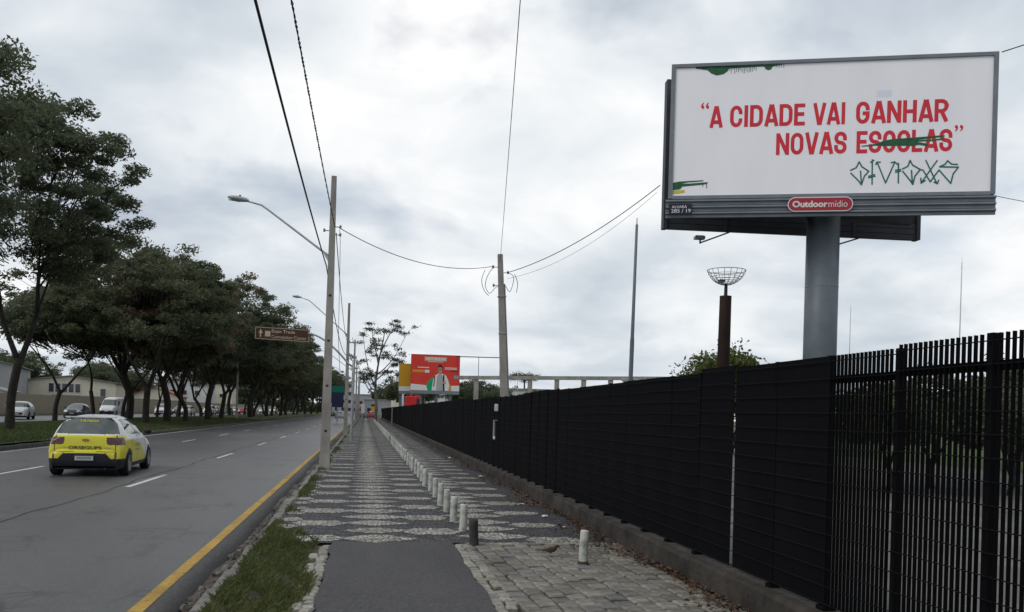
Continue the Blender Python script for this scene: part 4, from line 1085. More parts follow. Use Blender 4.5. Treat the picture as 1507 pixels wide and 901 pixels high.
def put_tree(proto, x, y, s, rz, label, group=None, z=MED_Z + .1, name='tree', fol=None, cat='tree'):
    t = empty(name, (x, y, z), rz, label=label, cat=cat, group=group)
    t.scale = (s, s, s)
    link('trunk', proto[0], t); c = link('crown', proto[1], t)
    if fol:
        c.material_slots[0].link = 'OBJECT'; c.material_slots[0].material = MATS[fol]
    return t
TA = tree_proto(11, 15.6, 4.5, 3.4, .20, 88000, (.35, 0), 2, .28, .085, density=.8)      # forked tree at the left edge
TB = tree_proto(12, 14.3, 6.8, 3.0, .26, 56000, (-.3, .2), 3)
TC = tree_proto(13, 14.2, 7.2, 3.6, .30, 56000, (.5, -.1), 3)
TD = tree_proto(14, 13.8, 6.2, 2.6, .22, 56000, (.9, .3), 3)
TE = tree_proto(15, 14.4, 7.0, 4.2, .32, 56000, (-.6, 0), 4)
TF = tree_proto(16, 9.5, 4.4, 2.2, .16, 22000, (.3, .2), 2, .42, .12)                    # slender understorey trees
SH = tree_proto(31, 5.2, 1.75, 1.2, .12, 15000, (0, 0), 3, .25, .11, 'foliage_bright', density=.6)
SB = tree_proto(32, 7.2, 3.4, 1.6, .16, 16000, (0, 0), 3, .2, .13, 'foliage', density=.7)
put_tree(TA, -16.6, 31.5, 1.0, 2.2, 'tall dark tree cut by the left picture edge, in front of the forked trunk')
put_tree(TA, -16.3, 42.9, 1.02, .35, 'dark forked tree nearest in view on the median, at the left edge')
put_tree(TF, -23.0, 69.0, 1.1, .4, 'slender tree with a Y fork, just left of the dark car')
put_tree(TF, -23.4, 79.5, 1.15, 1.9, 'slender tree leaning left in front of the dark car')
put_tree(TF, -23.6, 89.5, 1.2, 0.1, 'slender tree leaning right in front of the white van')
put_tree(TE, -19.6, 76.0, .98, .8, 'stout dark tree rising behind the roof of the yellow car')
put_tree(TB, -15.9, 66.4, .95, 2.6, 'upright dark tree just right of the yellow car')
put_tree(TC, -16.3, 75.0, 1.0, 4.1, 'thick trunked tree with brownish crown left of the brown sign', fol='foliage_brown')
put_tree(TD, -15.9, 80.5, 1.0, 3.6, 'leaning slim tree with an olive crown behind the thick brownish one', fol='foliage_olive')
put_tree(TC, -16.2, 93.2, 1.05, 1.2, 'broad forked dark tree standing left of the thin grey median pole')
rowA = [(-16.6, 104, TB), (-15.6, 122, TE), (-16.4, 132, TD), (-15.8, 143, TC), (-16.2, 155, TB), (-15.8, 167, TE), (-16.2, 181, TC), (-15.8, 196, TD), (-16.2, 212, TB), (-15.6, 230, TE), (-15.2, 250, TC), (-14.6, 272, TB), (-13.8, 296, TE), (-13, 322, TC)]
for i, (x, y, p) in enumerate(rowA):
    lab = ('dark tree with dense crown right behind the thin grey median pole' if y == 122 else 'dense dark tree just left of the thin grey median pole' if y == 104 else
           'dark tree under the left half of the brown direction sign' if y == 132 else 'dense dark tree in the far road side row of the median')
    put_tree(p, x, y, random.uniform(.95, 1.08), random.uniform(0, 6.28), lab, 'far road side median trees' if i > 2 else None, fol='foliage_olive' if i in (2, 6, 9) else None)
for i, y in enumerate((101, 112, 124, 137, 150, 165, 182, 200, 222, 246, 275, 305)):
    put_tree((TF, TB, TD, TF, TE)[i % 5], -22.6 + random.uniform(-.8, .6), y, random.uniform(.9, 1.1), random.uniform(0, 6.28), 'dark tree in the back row of the median beside the far lanes', 'back row median trees')
for i in range(16):
    x = -62 + i * 5.2 + random.uniform(-1.5, 1.5)
    if -11 < x < 2: continue
    put_tree((TB, TC, TE, TD)[i % 4], x, 372 + random.uniform(-18, 18), random.uniform(.75, 1.05), random.uniform(0, 6.28), 'distant dark tree closing the view at the end of the road', 'distant trees at the end of the road', 0)
for i in range(9):
    put_tree(SB, -54 + random.uniform(-5, 5), 158 + i * 17, random.uniform(1.2, 1.5), random.uniform(0, 6.28), 'garden tree standing behind the board wall across the road', 'garden trees behind the board wall', 0)
put_tree(SB, -66, 160, 1.6, 1.0, 'dark garden tree rising behind the grey shed across the road', None, 0)
put_tree(SB, -48, 168, 1.3, 2.0, 'dark garden tree behind the cream house across the road', None, 0)
n = 26000
xw = np.where(rng.uniform(size=n) < .72, rng.uniform(-110, -11.5, n), rng.uniform(6, 60, n))
hw = 7.5 + 2.2 * np.sin(xw * .35) + 1.5 * np.sin(xw * .13 + 2)
P = np.stack([xw, 405 + rng.uniform(-9, 9, n), rng.uniform(0, 1, n) ** .8 * hw], 1)
o = cards('distant_wood', P, .55, 'foliage', None, 1.6, .2, 44); tag(o, 'dark band of far woodland closing the view down the road', 'woodland', kind='stuff')
# trees on the right
put_tree(SH, 16.75, 37.8, .98, 0, 'bright green leafy tree behind the fence by the rusty post', None, 0)
put_tree(SH, 18.6, 41, .80, 1.4, 'smaller green tree right of the bright one behind the fence', None, 0)
for (x, y, s, lab) in ((30, 24, .98, 'dark bushy tree seen through the fence bars at the right edge'), (24.5, 27, .62, 'low dark tree seen through the fence bars, left one'), (28.5, 31, .70, 'low dark tree seen through the fence bars, middle one'), (36, 28, .95, 'dark tree showing above the fence at the right picture edge'), (33, 38, .75, 'low dark tree behind the others seen through the bars')):
    put_tree(SB, x, y, s, x * 1.3, lab, None, 0)
for (x, y, s, lab) in ((12.6, 18.8, .40, 'low dark bush close behind the fence bars, left one'), (14.8, 20.2, .44, 'low dark bush close behind the fence bars, second from left'), (15.6, 18.4, .38, 'low dark bush close behind the fence bars, near the right edge'), (18.2, 21.4, .50, 'low dark bush behind the nearer bushes at the right edge')):
    put_tree(SB, x, y, s, x * 2.1, lab, None, 0, name='bush', cat='bush')
for (x, y, s, lab) in ((15.5, 132, .95, 'green bush right behind the red billboard'), (20.5, 128, .82, 'green bush under the pergola left of the leaning pole'), (25.0, 126, .78, 'green bush under the pergola just right of the leaning pole'), (18, 140, 1.05, 'tall pale green tree behind the pergola rail')):
    put_tree(SB, x, y, s, x, lab, None, 0, fol='foliage_grey' if y == 140 else None)
put_tree(SB, 8.6, 190, 1.35, 1, 'dark tree left of the yellow billboard, far away', None, 0); put_tree(SB, 13.0, 205, 1.4, 2, 'dark tree behind the yellow billboard, far away', None, 0)
# flat topped araucaria beyond the pergola
def araucaria(x, y, h_, label):
    t = empty('araucaria_tree', (x, y, 0), 0, label=label, cat='tree')
    MB().tube([(0, 0, 0), (.1, 0, h_ * .5), (0, 0, h_)], [.35, .28, .12], 8).build('trunk', 'bark', t, True)
    P_ = []; q = MB()
    for k in range(13):
        a = k * 2.4; ln = 2.6 + .8 * math.sin(k); z0 = h_ - .9 + .07 * k
        e_ = Vector((math.cos(a) * ln, math.sin(a) * ln, z0 + .8)); q.tube([(0, 0, z0 - .3), e_ * .6 + Vector((0, 0, (z0) * .4 - .1)), e_], [.09, .07, .04], 5)
        P_.append(e_ + np.array(0) if False else e_)
    q.build('limb', 'bark', t)
    C = np.array([tuple(p) for p in P_] + [(0, 0, h_ + .2)])
    PP = (C[:, None, :] + np.random.default_rng(4).normal(size=(len(C), 180, 3)) * np.array([.5, .5, .28])).reshape(-1, 3)
    cards('crown', PP, .16, 'foliage', t, 2.0, .2, 77)
araucaria(36.5, 195, 10.2, 'dark flat topped pine showing above the pergola beam')
# eucalyptus at the end of the sidewalk
def eucalyptus(x, y, label):
    t = empty('eucalyptus_tree', (x, y, 0), .0, label=label, cat='tree')
    rr = random.Random(5); q = MB(); tips = []
    main = smooth_path([(0, 0, -.2), (.1, .1, 2.5), (-.15, 0, 5.2), (.25, 0, 8.2), (.9, 0, 11.2), (1.3, .2, 13.4)], 4)
    q.tube(main, [.30 - .24 * i / (len(main) - 1) for i in range(len(main))], 9)
    limbs = [(6, (-1.3, .3, 4.6), (-2.4, .6, 6.4), (-3.3, .3, 8.3)), (8, (-1.0, -.4, 6.5), (-1.9, -.2, 9.2), (-2.6, 0, 12.6)), (10, (1.5, .2, 7.8), (3.2, .4, 9.6), (5.2, .2, 12.9)), (12, (-.2, .6, 10.0), (-.8, .4, 11.9), (-1.0, .2, 13.2)),
             (9, (1.2, -.5, 6.9), (2.4, -.3, 8.0), (3.4, .1, 8.3)), (5, (.9, .2, 4.6), (1.9, .4, 5.9), (2.5, .2, 6.4)), (14, (1.6, .3, 11.8), (2.6, .1, 13.2), (3.6, .2, 13.8)), (7, (-.9, .3, 4.9), (-1.8, .2, 6.2), (-2.2, -.3, 5.6)), (11, (.2, -.6, 9.2), (-.3, -.9, 10.2), (.2, -.9, 11.0))]
    for i0, a, b, c in limbs:
        p = smooth_path([main[i0], a, b, c], 4); q.tube(p, [.12 - .09 * i / (len(p) - 1) for i in range(len(p))], 6)
        for k in range(9):
            s = p[rr.randint(4, len(p) - 1)]; e_ = s + Vector((rr.uniform(-1.5, 1.5), rr.uniform(-1.2, 1.2), rr.uniform(.0, 1.2)))
            q.tube([s, s.lerp(e_, .5) + Vector((0, 0, .12)), e_], [.035, .026, .015], 4); tips.append(e_)
        tips.append(Vector(c))
    q.build('trunk', 'pale_bark', t, True)
    C = np.array([tuple(p) for p in tips]); g = np.random.default_rng(6)
    P = (C[:, None, :] + g.normal(size=(len(C), 75, 3)) * np.array([.36, .36, .12])).reshape(-1, 3)
    cards('crown', P, .15, 'foliage_grey', t, 2.6, .1, 12)
    t.scale = (.86, .86, 1.06)
EU = eucalyptus(1.6, 131.6, 'tall airy eucalyptus with pale branches at the far end of the sidewalk')

# ------------------------------------------------------------------ vehicles
def interp(tab, u):
    for i in range(len(tab) - 1):
        if u <= tab[i + 1][0]:
            a, b = tab[i], tab[i + 1]; t_ = (u - a[0]) / max(1e-9, b[0] - a[0]); return a[1] + (b[1] - a[1]) * t_
    return tab[-1][1]
def car_shape(prof, wplan, z0, tumble, ds, nring, expn=5.0):
    """rings across the car at stations along its top line; returns grid of points"""
    pts = smooth_path([(0, a, b) for a, b in prof], 24); st = [pts[0]]; acc = 0
    for i in range(1, len(pts)):
        d = (pts[i] - pts[i - 1]).length; acc += d
        if acc >= ds or i == len(pts) - 1: st.append(pts[i]); acc = 0
    th = np.linspace(0, np.pi, 400); cs, sn = np.cos(th), np.sin(th)
    ex = np.sign(cs) * np.abs(cs) ** (2 / expn); ez = np.abs(sn) ** (2 / expn)
    G = []
    for p in st:
        y, zt = p.y, p.z; w_ = interp(wplan, y)
        z = z0 + max(zt - z0, .01) * ez
        tw = np.interp(z, [t_[0] for t_ in tumble], [t_[1] for t_ in tumble])
        x = ex * w_ * tw
        seg = np.r_[0, np.cumsum(np.hypot(np.diff(x), np.diff(z)))]; uu = np.linspace(0, seg[-1], nring)
        G.append(np.stack([np.interp(uu, seg, x), np.full(nring, y), np.interp(uu, seg, z)], 1))
    return np.array(G)
def car_build(root, G, region, mats):
    """splits the skin into parts by region"""
    ns, nr, _ = G.shape; V = G.reshape(-1, 3)
    Fs = {}
    for i in range(ns - 1):
        for j in range(nr - 1):
            f = (i * nr + j, (i + 1) * nr + j, (i + 1) * nr + j + 1, i * nr + j + 1)
            c = V[list(f)].mean(0); n_ = np.cross(V[f[2]] - V[f[0]], V[f[3]] - V[f[1]]); l_ = np.linalg.norm(n_)
            if l_ < 1e-9: continue
            Fs.setdefault(region(c[0], c[1], c[2], n_ / l_), []).append(f)
    for key, fl in Fs.items():
        used = sorted({i for f in fl for i in f}); mp = {v: k for k, v in enumerate(used)}
        nm = key.split(':')[0]
        o = link(nm, mesh(nm, V[used], [tuple(mp[i] for i in f) for f in fl], mats[key] if key in mats else mats[nm], True), root)
def wheel(root, x, y, r, wd, seg=24):
    s = 1 if x > 0 else -1
    t = MB(); prof = [(r * .6, -wd / 2), (r * .93, -wd / 2), (r, -wd / 2 + .03), (r, wd / 2 - .03), (r * .93, wd / 2), (r * .62, wd / 2), (r * .60, wd / 2 - .03)]
    V = []; n_ = seg
    for rr_, xx_ in prof:
        for j in range(n_):
            a = 2 * math.pi * j / n_; V.append((x + s * xx_, y + math.cos(a) * rr_, r + math.sin(a) * rr_))
    F = [(i * n_ + j, i * n_ + (j + 1) % n_, (i + 1) * n_ + (j + 1) % n_, (i + 1) * n_ + j) for i in range(len(prof) - 1) for j in range(n_)] + [tuple(range(n_))]
    wh = link('wheel', mesh('wheel', V, F, 'tyre', True), root)
    q = MB()
    for k in range(5):
        a = 2 * math.pi * k / 5; ca, sa = math.cos(a), math.sin(a); xo = x + s * (wd / 2 - .015); xi = x + s * (wd / 2 - .045)
        P_ = [(.03, -.045), (r * .6, -.035), (r * .6, .035), (.03, .045)]
        V = [(xx_, y + u * ca - v * sa, r + u * sa + v * ca) for xx_ in (xo, xi) for u, v in P_]
        q.add(V, [(0, 1, 2, 3), (7, 6, 5, 4), (0, 4, 5, 1), (1, 5, 6, 2), (2, 6, 7, 3), (3, 7, 4, 0)])
    ringp = []
    for rr_, xo in ((r * .62, wd / 2 + .002), (r * .56, wd / 2 + .002), (r * .55, wd / 2 - .05)):
        ringp += [(x + s * xo, y + math.cos(2 * math.pi * j / n_) * rr_, r + math.sin(2 * math.pi * j / n_) * rr_) for j in range(n_)]
    q.add(ringp, [(i * n_ + j, i * n_ + (j + 1) % n_, (i + 1) * n_ + (j + 1) % n_, (i + 1) * n_ + j) for i in range(2) for j in range(n_)])
    q.build('rim', 'rim', wh)
HATCH = [(.03, .26), (.0, .36), (-.01, .50), (.0, .60), (.05, .66), (.055, .74), (.075, .88), (.10, .97), (.15, 1.01), (.30, 1.18), (.46, 1.36), (.50, 1.415), (.62, 1.435), (1.0, 1.465), (1.6, 1.475), (2.1, 1.44), (2.38, 1.38), (2.75, 1.19), (3.08, 1.01), (3.2, .975), (3.6, .915), (3.92, .83), (4.06, .72), (4.13, .60), (4.15, .45), (4.12, .26)]
WPLAN = [(-.02, .70), (.02, .76), (.08, .80), (.2, .83), (.5, .855), (1.2, .865), (2.8, .865), (3.4, .85), (3.8, .80), (4.05, .70), (4.16, .58)]
TUM = [(.2, .94), (.35, .98), (.6, 1.0), (.88, .985), (1.0, .94), (1.2, .86), (1.38, .765), (1.5, .69)]
AX = (.70, 3.24)
def arch(y, z, r=.365): return any((y - a) ** 2 + (z - .31) ** 2 < r * r for a in AX)
def side_glass(y, z):
    lo_ = .99 + .02 * (2.9 - y) / 2
    return lo_ < z < 1.375 and (y < 2.93 - (z - .98) * 1.55) and (y > .60 + (z - 1.0) * .55)
# --- the yellow and white patrol hatchback
def near_region(x, y, z, n_):
    ax_ = abs(x)
    if ax_ > .62 and arch(y, z): return 'wheel_arch'
    if ax_ > .5 and abs(n_[0]) > .45 and side_glass(y, z):
        if 1.66 < y < 1.74 or .95 < y < .98: return 'pillar'
        return 'side_window:' + ('l' if x < 0 else 'r')
    if y < .62 and 1.02 < z < 1.385 and ax_ < .56 + (1.38 - z) * .42 and n_[1] < -.15 or (y < .62 and 1.02 < z < 1.385 and ax_ < .60 and abs(n_[0]) < .5): return 'rear_window'
    if y < .42 and .765 < z < .945 and ax_ > .46 + max(0, (.82 - z) * .6) and y < .38 - (.9 - z) * .2: return 'tail_lamp:' + ('l' if x < 0 else 'r')
    if y < .6 and (z < .44 or (z < .57 and ax_ < .46 + (.57 - z) * .9)) : return 'bumper'
    if y < .3 and .44 < z < .60 and .655 < ax_ < .70 : return 'reflector'
    if 2.3 < y < 3.12 and z > .99 and ax_ < .68 and abs(n_[0]) < .6 and (z < 1.40 - (y - 2.36) * .50 + .06): return 'windshield'
    if y > 3.8 and z < .55 and ax_ < .5: return 'grille'
    if y > 3.75 and .62 < z < .78 and ax_ > .42: return 'headlamp:' + ('l' if x < 0 else 'r')
    if (y < .22 and .60 < z < 1.0 and abs(ax_ - .665) < .010) or (y < .25 and ax_ < .66 and .595 < z < .61): return 'panel_gap:' + ('b' if .595 < z < .61 and ax_ < .655 else 'bl' if x < 0 else 'br') if z < 1.0 and not (ax_ >= .655 and .595 < z < .61) else 'wrap'
    if ax_ > .7 and .34 < z < .985 and (abs(y - 1.70) < .010 or abs(y - 2.72) < .010 or (abs(y - (1.02 - max(0, .62 - z) * .1)) < .010)): return 'panel_gap:%s%d' % ('l' if x < 0 else 'r', round(y))
    if z < .30: return 'sill'
    # the yellow wrap covers the tail and the flank, ending in a rising curve on the front door
    if z < .985 + (.01 if y < .4 else 0) and y < 2.35 - (z - .55) * 1.1 + .25 * math.sin(z * 5) and not (y > .5 and z > .93 - (y - .5) * .12): return 'wrap'
    return 'body'
car = empty('car', (-6.50, 22.2 - .70, ROAD_Z + .005), R(3.5), label='yellow and white patrol hatchback driving away in the middle lane', cat='car')
G = car_shape(HATCH, WPLAN, .20, TUM, .016, 180)
car_build(car, G, near_region, {'wheel_arch': 'plastic_black', 'side_window:l': 'glass_dark', 'side_window:r': 'glass_dark', 'pillar': 'plastic_black', 'rear_window': 'glass_dark', 'tail_lamp:l': 'tail_red', 'tail_lamp:r': 'tail_red',
    'bumper': 'plastic_black', 'reflector': 'tail_red', 'windshield': 'glass_dark', 'grille': 'plastic_black', 'headlamp:l': 'lamp_clear', 'headlamp:r': 'lamp_clear', 'panel_gap': 'plastic_black', 'sill': 'plastic_black', 'wrap': 'car_yellow', 'body': 'car_white'})
for s in (-1, 1):
    for a in AX: wheel(car, s * .765, a, .31, .205)
    mi = MB(); mi.tube([(s * .84, 2.62, 1.03), (s * .93, 2.60, 1.05), (s * 1.01, 2.58, 1.06)], [.03, .085, .06], 10).build('mirror', 'plastic_black', car, True)
    MB().tube([(s * .885, 1.15, .90), (s * .893, 1.22, .905), (s * .885, 1.32, .90)], .014, 6).build('handle', 'car_white', car)
pl = MB().box(-.20, .20, -.045, -.03, .40, .53).build('plate', 'plate_white', car)
MB().box(-.20, .20, -.0465, -.0455, .505, .53).build('plate_band', 'sign_blue', pl)
MB().box(-.16, .16, -.0465, -.0455, .425, .485).build('plate_number', 'plastic_grey', pl)
MB().prism([(-.075, .865), (-.04, .865), (-.035, .85), (.035, .85), (.04, .865), (.075, .865), (.075, .895), (.04, .895), (.035, .91), (-.035, .91), (-.04, .895), (-.075, .895)], .052, .075).build('emblem', 'gold', car)
lettering('ORSEGUPS', -.36, .36, .655, .735, .036, 'plastic_black', car, .02)
MB().box(-.48, -.39, .036, .04, .69, .70).box(.39, .56, .036, .04, .69, .70).build('stripe', 'plastic_grey', car)
lt = lettering('T\u00c1TICO', -.22, .20, 0, .085, 0, 'car_yellow', car, .02); lt.location = (0, .388, 1.30); lt.rotation_euler = (R(-43), 0, 0)
lt = lettering('ORSEGUPS', 0, .72, 0, .075, 0, 'plastic_grey', car, .01); lt.location = (.878, 1.25, .70); lt.rotation_euler = (0, 0, R(90))
MB().box(.872, .876, 1.3, 1.9, .60, .63).build('stripe', 'plastic_grey', car)
MB().tube([(0, .72, 1.44), (0, .60, 1.56)], .006, 5).build('antenna', 'plastic_black', car)
MB().tube([(.0, .24, 1.055), (.30, .25, 1.06)], .012, 6).build('wiper', 'plastic_black', car)
MB().box(-.56, .56, .46, .66, 1.405, 1.43).build('spoiler', 'car_white', car)
MB().box(-.72, .72, .15, 4.0, .17, .21).build('underbody', 'plastic_black', car)
MB().tube([(.45, .05, .2), (.45, .3, .21)], .025, 8).build('exhaust', 'dark_steel', car)

# --- oncoming cars and far traffic
def simple_car(kind, paint):
    sy, sz, sw = {'hatch': (1.0, 1.02, 1.0), 'suv': (1.08, 1.13, 1.04), 'sedan': (1.10, .98, 1.02)}[kind]
    root = empty('car', (0, 0, 0))
    def reg(x, y, z, n_):
        y /= sy; z /= sz; ax_ = abs(x / sw)
        if ax_ > .60 and arch(y, z): return 'wheel_arch'
        if ax_ > .5 and abs(n_[0]) > .45 and side_glass(y, z): return 'side_window:' + ('l' if x < 0 else 'r')
        if y < .62 and 1.02 < z < 1.37 and ax_ < .6: return 'rear_window'
        if y < .40 and .75 < z < .93 and ax_ > .46: return 'tail_lamp:' + ('l' if x < 0 else 'r')
        if 2.36 < y < 3.12 and 1.0 < z < 1.39 and abs(n_[0]) < .65: return 'windshield'
        if y > 3.85 and ((.40 < z < .58 and ax_ < .48) or z < .30): return 'grille'
        if y > 3.75 and .63 < z < .80 and ax_ > .40: return 'headlamp:' + ('l' if x < 0 else 'r')
        if z < .26: return 'sill'
        return 'body'
    prof = [(a * sy, b * sz) for a, b in HATCH]
    G = car_shape(prof, [(a * sy, b * sw) for a, b in WPLAN], .2, [(a * sz, b) for a, b in TUM], .06, 48)
    car_build(root, G, reg, {'wheel_arch': 'plastic_black', 'side_window:l': 'glass_dark', 'side_window:r': 'glass_dark', 'rear_window': 'glass_dark', 'tail_lamp:l': 'tail_red', 'tail_lamp:r': 'tail_red', 'windshield': 'glass_dark', 'grille': 'plastic_black', 'headlamp:l': 'lamp_clear', 'headlamp:r': 'lamp_clear', 'sill': 'plastic_black', 'body': paint})
    for s in (-1, 1):
        for a in AX: wheel(root, s * .77 * sw, a * sy, .32 * sz, .2, 16)
        MB().tube([(s * .85 * sw, 2.6 * sy, 1.03 * sz), (s * 1.0 * sw, 2.56 * sy, 1.07 * sz)], [.05, .08], 8).build('mirror', paint, root)
    MB().box(-.2, .2, 4.155 * sy, 4.17 * sy, .42, .52).build('plate', 'plate_white', root)
    MB().box(-.2, .2, -.035, -.02, .70 * sz, .80 * sz).build('plate', 'plate_white', root)
    MB().box(-.7, .7, .2, 4.0 * sy, .17, .215).build('underbody', 'plastic_black', root)
    return root
def place(o, x, y, z, rz, label, group=None):
    o.location = (x, y, z); o.rotation_euler = (0, 0, rz); tag(o, label, 'car', group); return o
PI = math.pi
c1 = place(simple_car('hatch', 'car_white'), -29.0, 79.6, FAR_Z + .01, PI + .20, 'white hatchback coming toward us at the left edge, in the far lanes')
c2 = place(simple_car('sedan', 'car_grey'), -28.3, 92.5, FAR_Z + .01, PI + .1, 'dark car coming toward us in the far lanes, left of the van')
c4 = place(simple_car('suv', 'car_white'), -29.2, 134, FAR_Z + .01, PI, 'white SUV coming toward us right of the board wall trees')
c5 = place(copy_tree(c1), -27.2, 141, FAR_Z + .01, PI, 'white hatchback in the far lanes seen between two slim trunks')
c6 = place(copy_tree(c4), -27.0, 159, FAR_Z + .01, PI, 'white car half hidden behind the broad forked tree')
c7 = place(copy_tree(c2), -30.2, 150, FAR_Z + .01, PI, 'dark car in the far lanes half hidden by trunks')
c8 = place(simple_car('hatch', 'car_red'), -26.0, 193, FAR_Z + .01, PI, 'red car coming toward us in the far lanes beneath the brown sign')
for i, (x, y, src) in enumerate(((-29.0, 176, c1), (-26.6, 176, c2), (-26.4, 212, c4), (-29.4, 205, c1), (-26.2, 231, c1), (-29, 246, c2), (-26.5, 262, c4), (-29.4, 285, c1))):
    place(copy_tree(src), x, y, FAR_Z + .01, PI, 'far car in the opposite lanes, mostly hidden by the trunks', 'far cars in the opposite lanes')
c9 = place(simple_car('sedan', 'car_silver'), -4.9, 172, ROAD_Z + .01, 0, 'silver car driving away in the right lane, far down the road')
place(copy_tree(c8), -5.2, 196, ROAD_Z + .01, 0, 'red car ahead of the silver one, far down the road')
place(copy_tree(c2), -7.6, 205, ROAD_Z + .01, 0, 'dark car left of the far silver car')
place(copy_tree(c2), -.9, 186, .01, 0, 'dark vehicle parked across the far end of the sidewalk')
place(copy_tree(c8), 1.9, 192, .01, .2, 'red car parked at the far end of the sidewalk')
# van
vn = empty('van', (-29.9, 111.5, FAR_Z + .01), PI, label='white delivery van coming toward us in the far lanes', cat='van')
VAN = [(.03, .3), (.0, .5), (0, 1.0), (.03, 1.8), (.08, 2.15), (.3, 2.25), (1.5, 2.28), (3.0, 2.24), (3.5, 2.12), (3.9, 1.72), (4.3, 1.32), (4.5, 1.16), (4.9, 1.02), (5.1, .9), (5.18, .65), (5.15, .3)]
def van_reg(x, y, z, n_):
    ax_ = abs(x)
    if ax_ > .6 and ((y - .95) ** 2 + (z - .34) ** 2 < .16 or (y - 4.2) ** 2 + (z - .34) ** 2 < .16): return 'wheel_arch'
    if 3.6 < y < 4.45 and 1.28 < z < 1.98 and abs(n_[0]) < .6: return 'windshield'
    if ax_ > .6 and abs(n_[0]) > .5 and 2.95 < y < 3.75 - (z - 1.3) * .4 and 1.25 < z < 1.8: return 'side_window:' + ('l' if x < 0 else 'r')
    if y > 4.9 and .75 < z < .98 and ax_ > .5: return 'headlamp:' + ('l' if x < 0 else 'r')
    if y > 4.95 and z < .62: return 'bumper'
    return 'body'
G = car_shape(VAN, [(0, .86), (.3, .93), (3.5, .93), (4.6, .90), (5.0, .82), (5.2, .7)], .25, [(.2, .95), (.6, 1), (1.2, 1), (1.8, .94), (2.3, .86)], .08, 48, 6)
car_build(vn, G, van_reg, {'wheel_arch': 'plastic_black', 'windshield': 'glass_dark', 'side_window:l': 'glass_dark', 'side_window:r': 'glass_dark', 'headlamp:l': 'lamp_clear', 'headlamp:r': 'lamp_clear', 'bumper': 'plastic_black', 'body': 'car_white'})
for s in (-1, 1):
    for a in (.95, 4.2): wheel(vn, s * .82, a, .34, .22, 16)
    MB().tube([(s * .92, 3.9, 1.35), (s * 1.1, 3.88, 1.42)], [.05, .11], 8).build('mirror', 'plastic_black', vn)

# ------------------------------------------------------------------ wall and houses across the road
wl = empty('board_wall', (-36.7, 40, FAR_Z), 0, label='long beige board wall with scalloped capping across the road', cat='wall')
bm_ = []
for v in range(3):
    q = MB().box(-.04 - .01 * v, .04, .01, .585, -.1, 2.3); bm_.append(mesh('board', q.V, q.F, 'wall_board'))
capm = MB().tube([(0, .0, 2.30), (0, .15, 2.40), (0, .3, 2.44), (0, .45, 2.40), (0, .6, 2.30)], .055, 6); capm = mesh('cap', capm.V, capm.F, 'roof_sheet')
for i in range(250):
    o = link('board', random.choice(bm_), wl); o.location = (0, 32 + i * .6, random.uniform(-.02, .02))
    if i > 60 and i < 190: o = link('cap', capm, wl); o.location = (0, 32 + i * .6, 0)
o = MB().box(-.05, .05, 182, 330, -.1, 2.3).build('board_run', 'wall_board', wl); tag(o, kind='stuff')
def house(x, y, rz, w_, d_, h_, rise, wallm, roofm, label, windows=(), door=None, overhang=.4, z=0.0, cat='house'):
    t = empty('house', (x, y, z), rz, label=label, cat=cat)
    MB().prism([(-w_ / 2, 0), (w_ / 2, 0), (w_ / 2, h_), (0, h_ + rise), (-w_ / 2, h_)], -d_ / 2, d_ / 2).build('wall', wallm, t)
    oh = overhang; th = .12; sl = rise / (w_ / 2)
    for s in (-1, 1):
        a = (s * (w_ / 2 + oh), h_ - sl * oh + .03); b = (0 if s > 0 else 0, h_ + rise + .03)
        MB().prism([a, b, (b[0], b[1] + th), (a[0], a[1] + th)] if s < 0 else [b, a, (a[0], a[1] + th), (b[0], b[1] + th)], -d_ / 2 - oh, d_ / 2 + oh).build('roof', roofm, t)
    for (wx, wz, ww, wh, face) in windows:
        if face == 'front':
            o = MB().box(wx - ww / 2, wx + ww / 2, -d_ / 2 - .05, -d_ / 2 - .005, wz - wh / 2, wz + wh / 2).build('window', 'pvc_light', t)
            MB().box(wx - ww / 2 + .07, wx + ww / 2 - .07, -d_ / 2 - .06, -d_ / 2 - .051, wz - wh / 2 + .07, wz + wh / 2 - .07).build('pane', 'window_dark', o)
        else:
            o = MB().box(w_ / 2 + .005, w_ / 2 + .05, wx - ww / 2, wx + ww / 2, wz - wh / 2, wz + wh / 2).build('window', 'pvc_light', t)
            MB().box(w_ / 2 + .051, w_ / 2 + .06, wx - ww / 2 + .07, wx + ww / 2 - .07, wz - wh / 2 + .07, wz + wh / 2 - .07).build('pane', 'window_dark', o)
    return t
house(-47.5, 152, R(8), 13.5, 12, 4.9, .9, 'cream_wall', 'roof_sheet', 'cream house with a strip of dark windows behind the board wall', [(-2.6 + k * .95, 3.9, .86, 1.5, 'front') for k in range(5)] + [(4.9, 3.2, .9, 1.6, 'front')])
house(-60.5, 138, R(14), 19, 16, 6.6, 2.2, 'grey_wall', 'roof_sheet', 'large grey shed with pale roof at the left edge behind the wall', [(3.5, 4.2, .7, 2.0, 'front')])
house(-47.0, 112, R(10), 9, 7, 2.7, 1.1, 'cream_wall', 'roof_sheet', 'low house with wide grey sheet roof behind the wall, left of the cream house', [(1.5, 1.6, 1.0, .9, 'front')])
house(-43.5, 192, R(4), 10, 10, 3.4, 1.8, 'cream_wall', 'roof_tile', 'house with orange tiled roof seen between the median trunks', [(-1.5, 1.9, 1.2, 1.1, 'front'), (2, 1.9, 1.2, 1.1, 'front')])
house(-44.0, 224, R(4), 12, 12, 6.6, 1.4, 'white_wall', 'roof_tile', 'pale two storey house farther along behind the trees', [(-3 + 3 * k, 2 + 2.8 * j, 1.3, 1.2, 'front') for k in range(3) for j in range(2)])
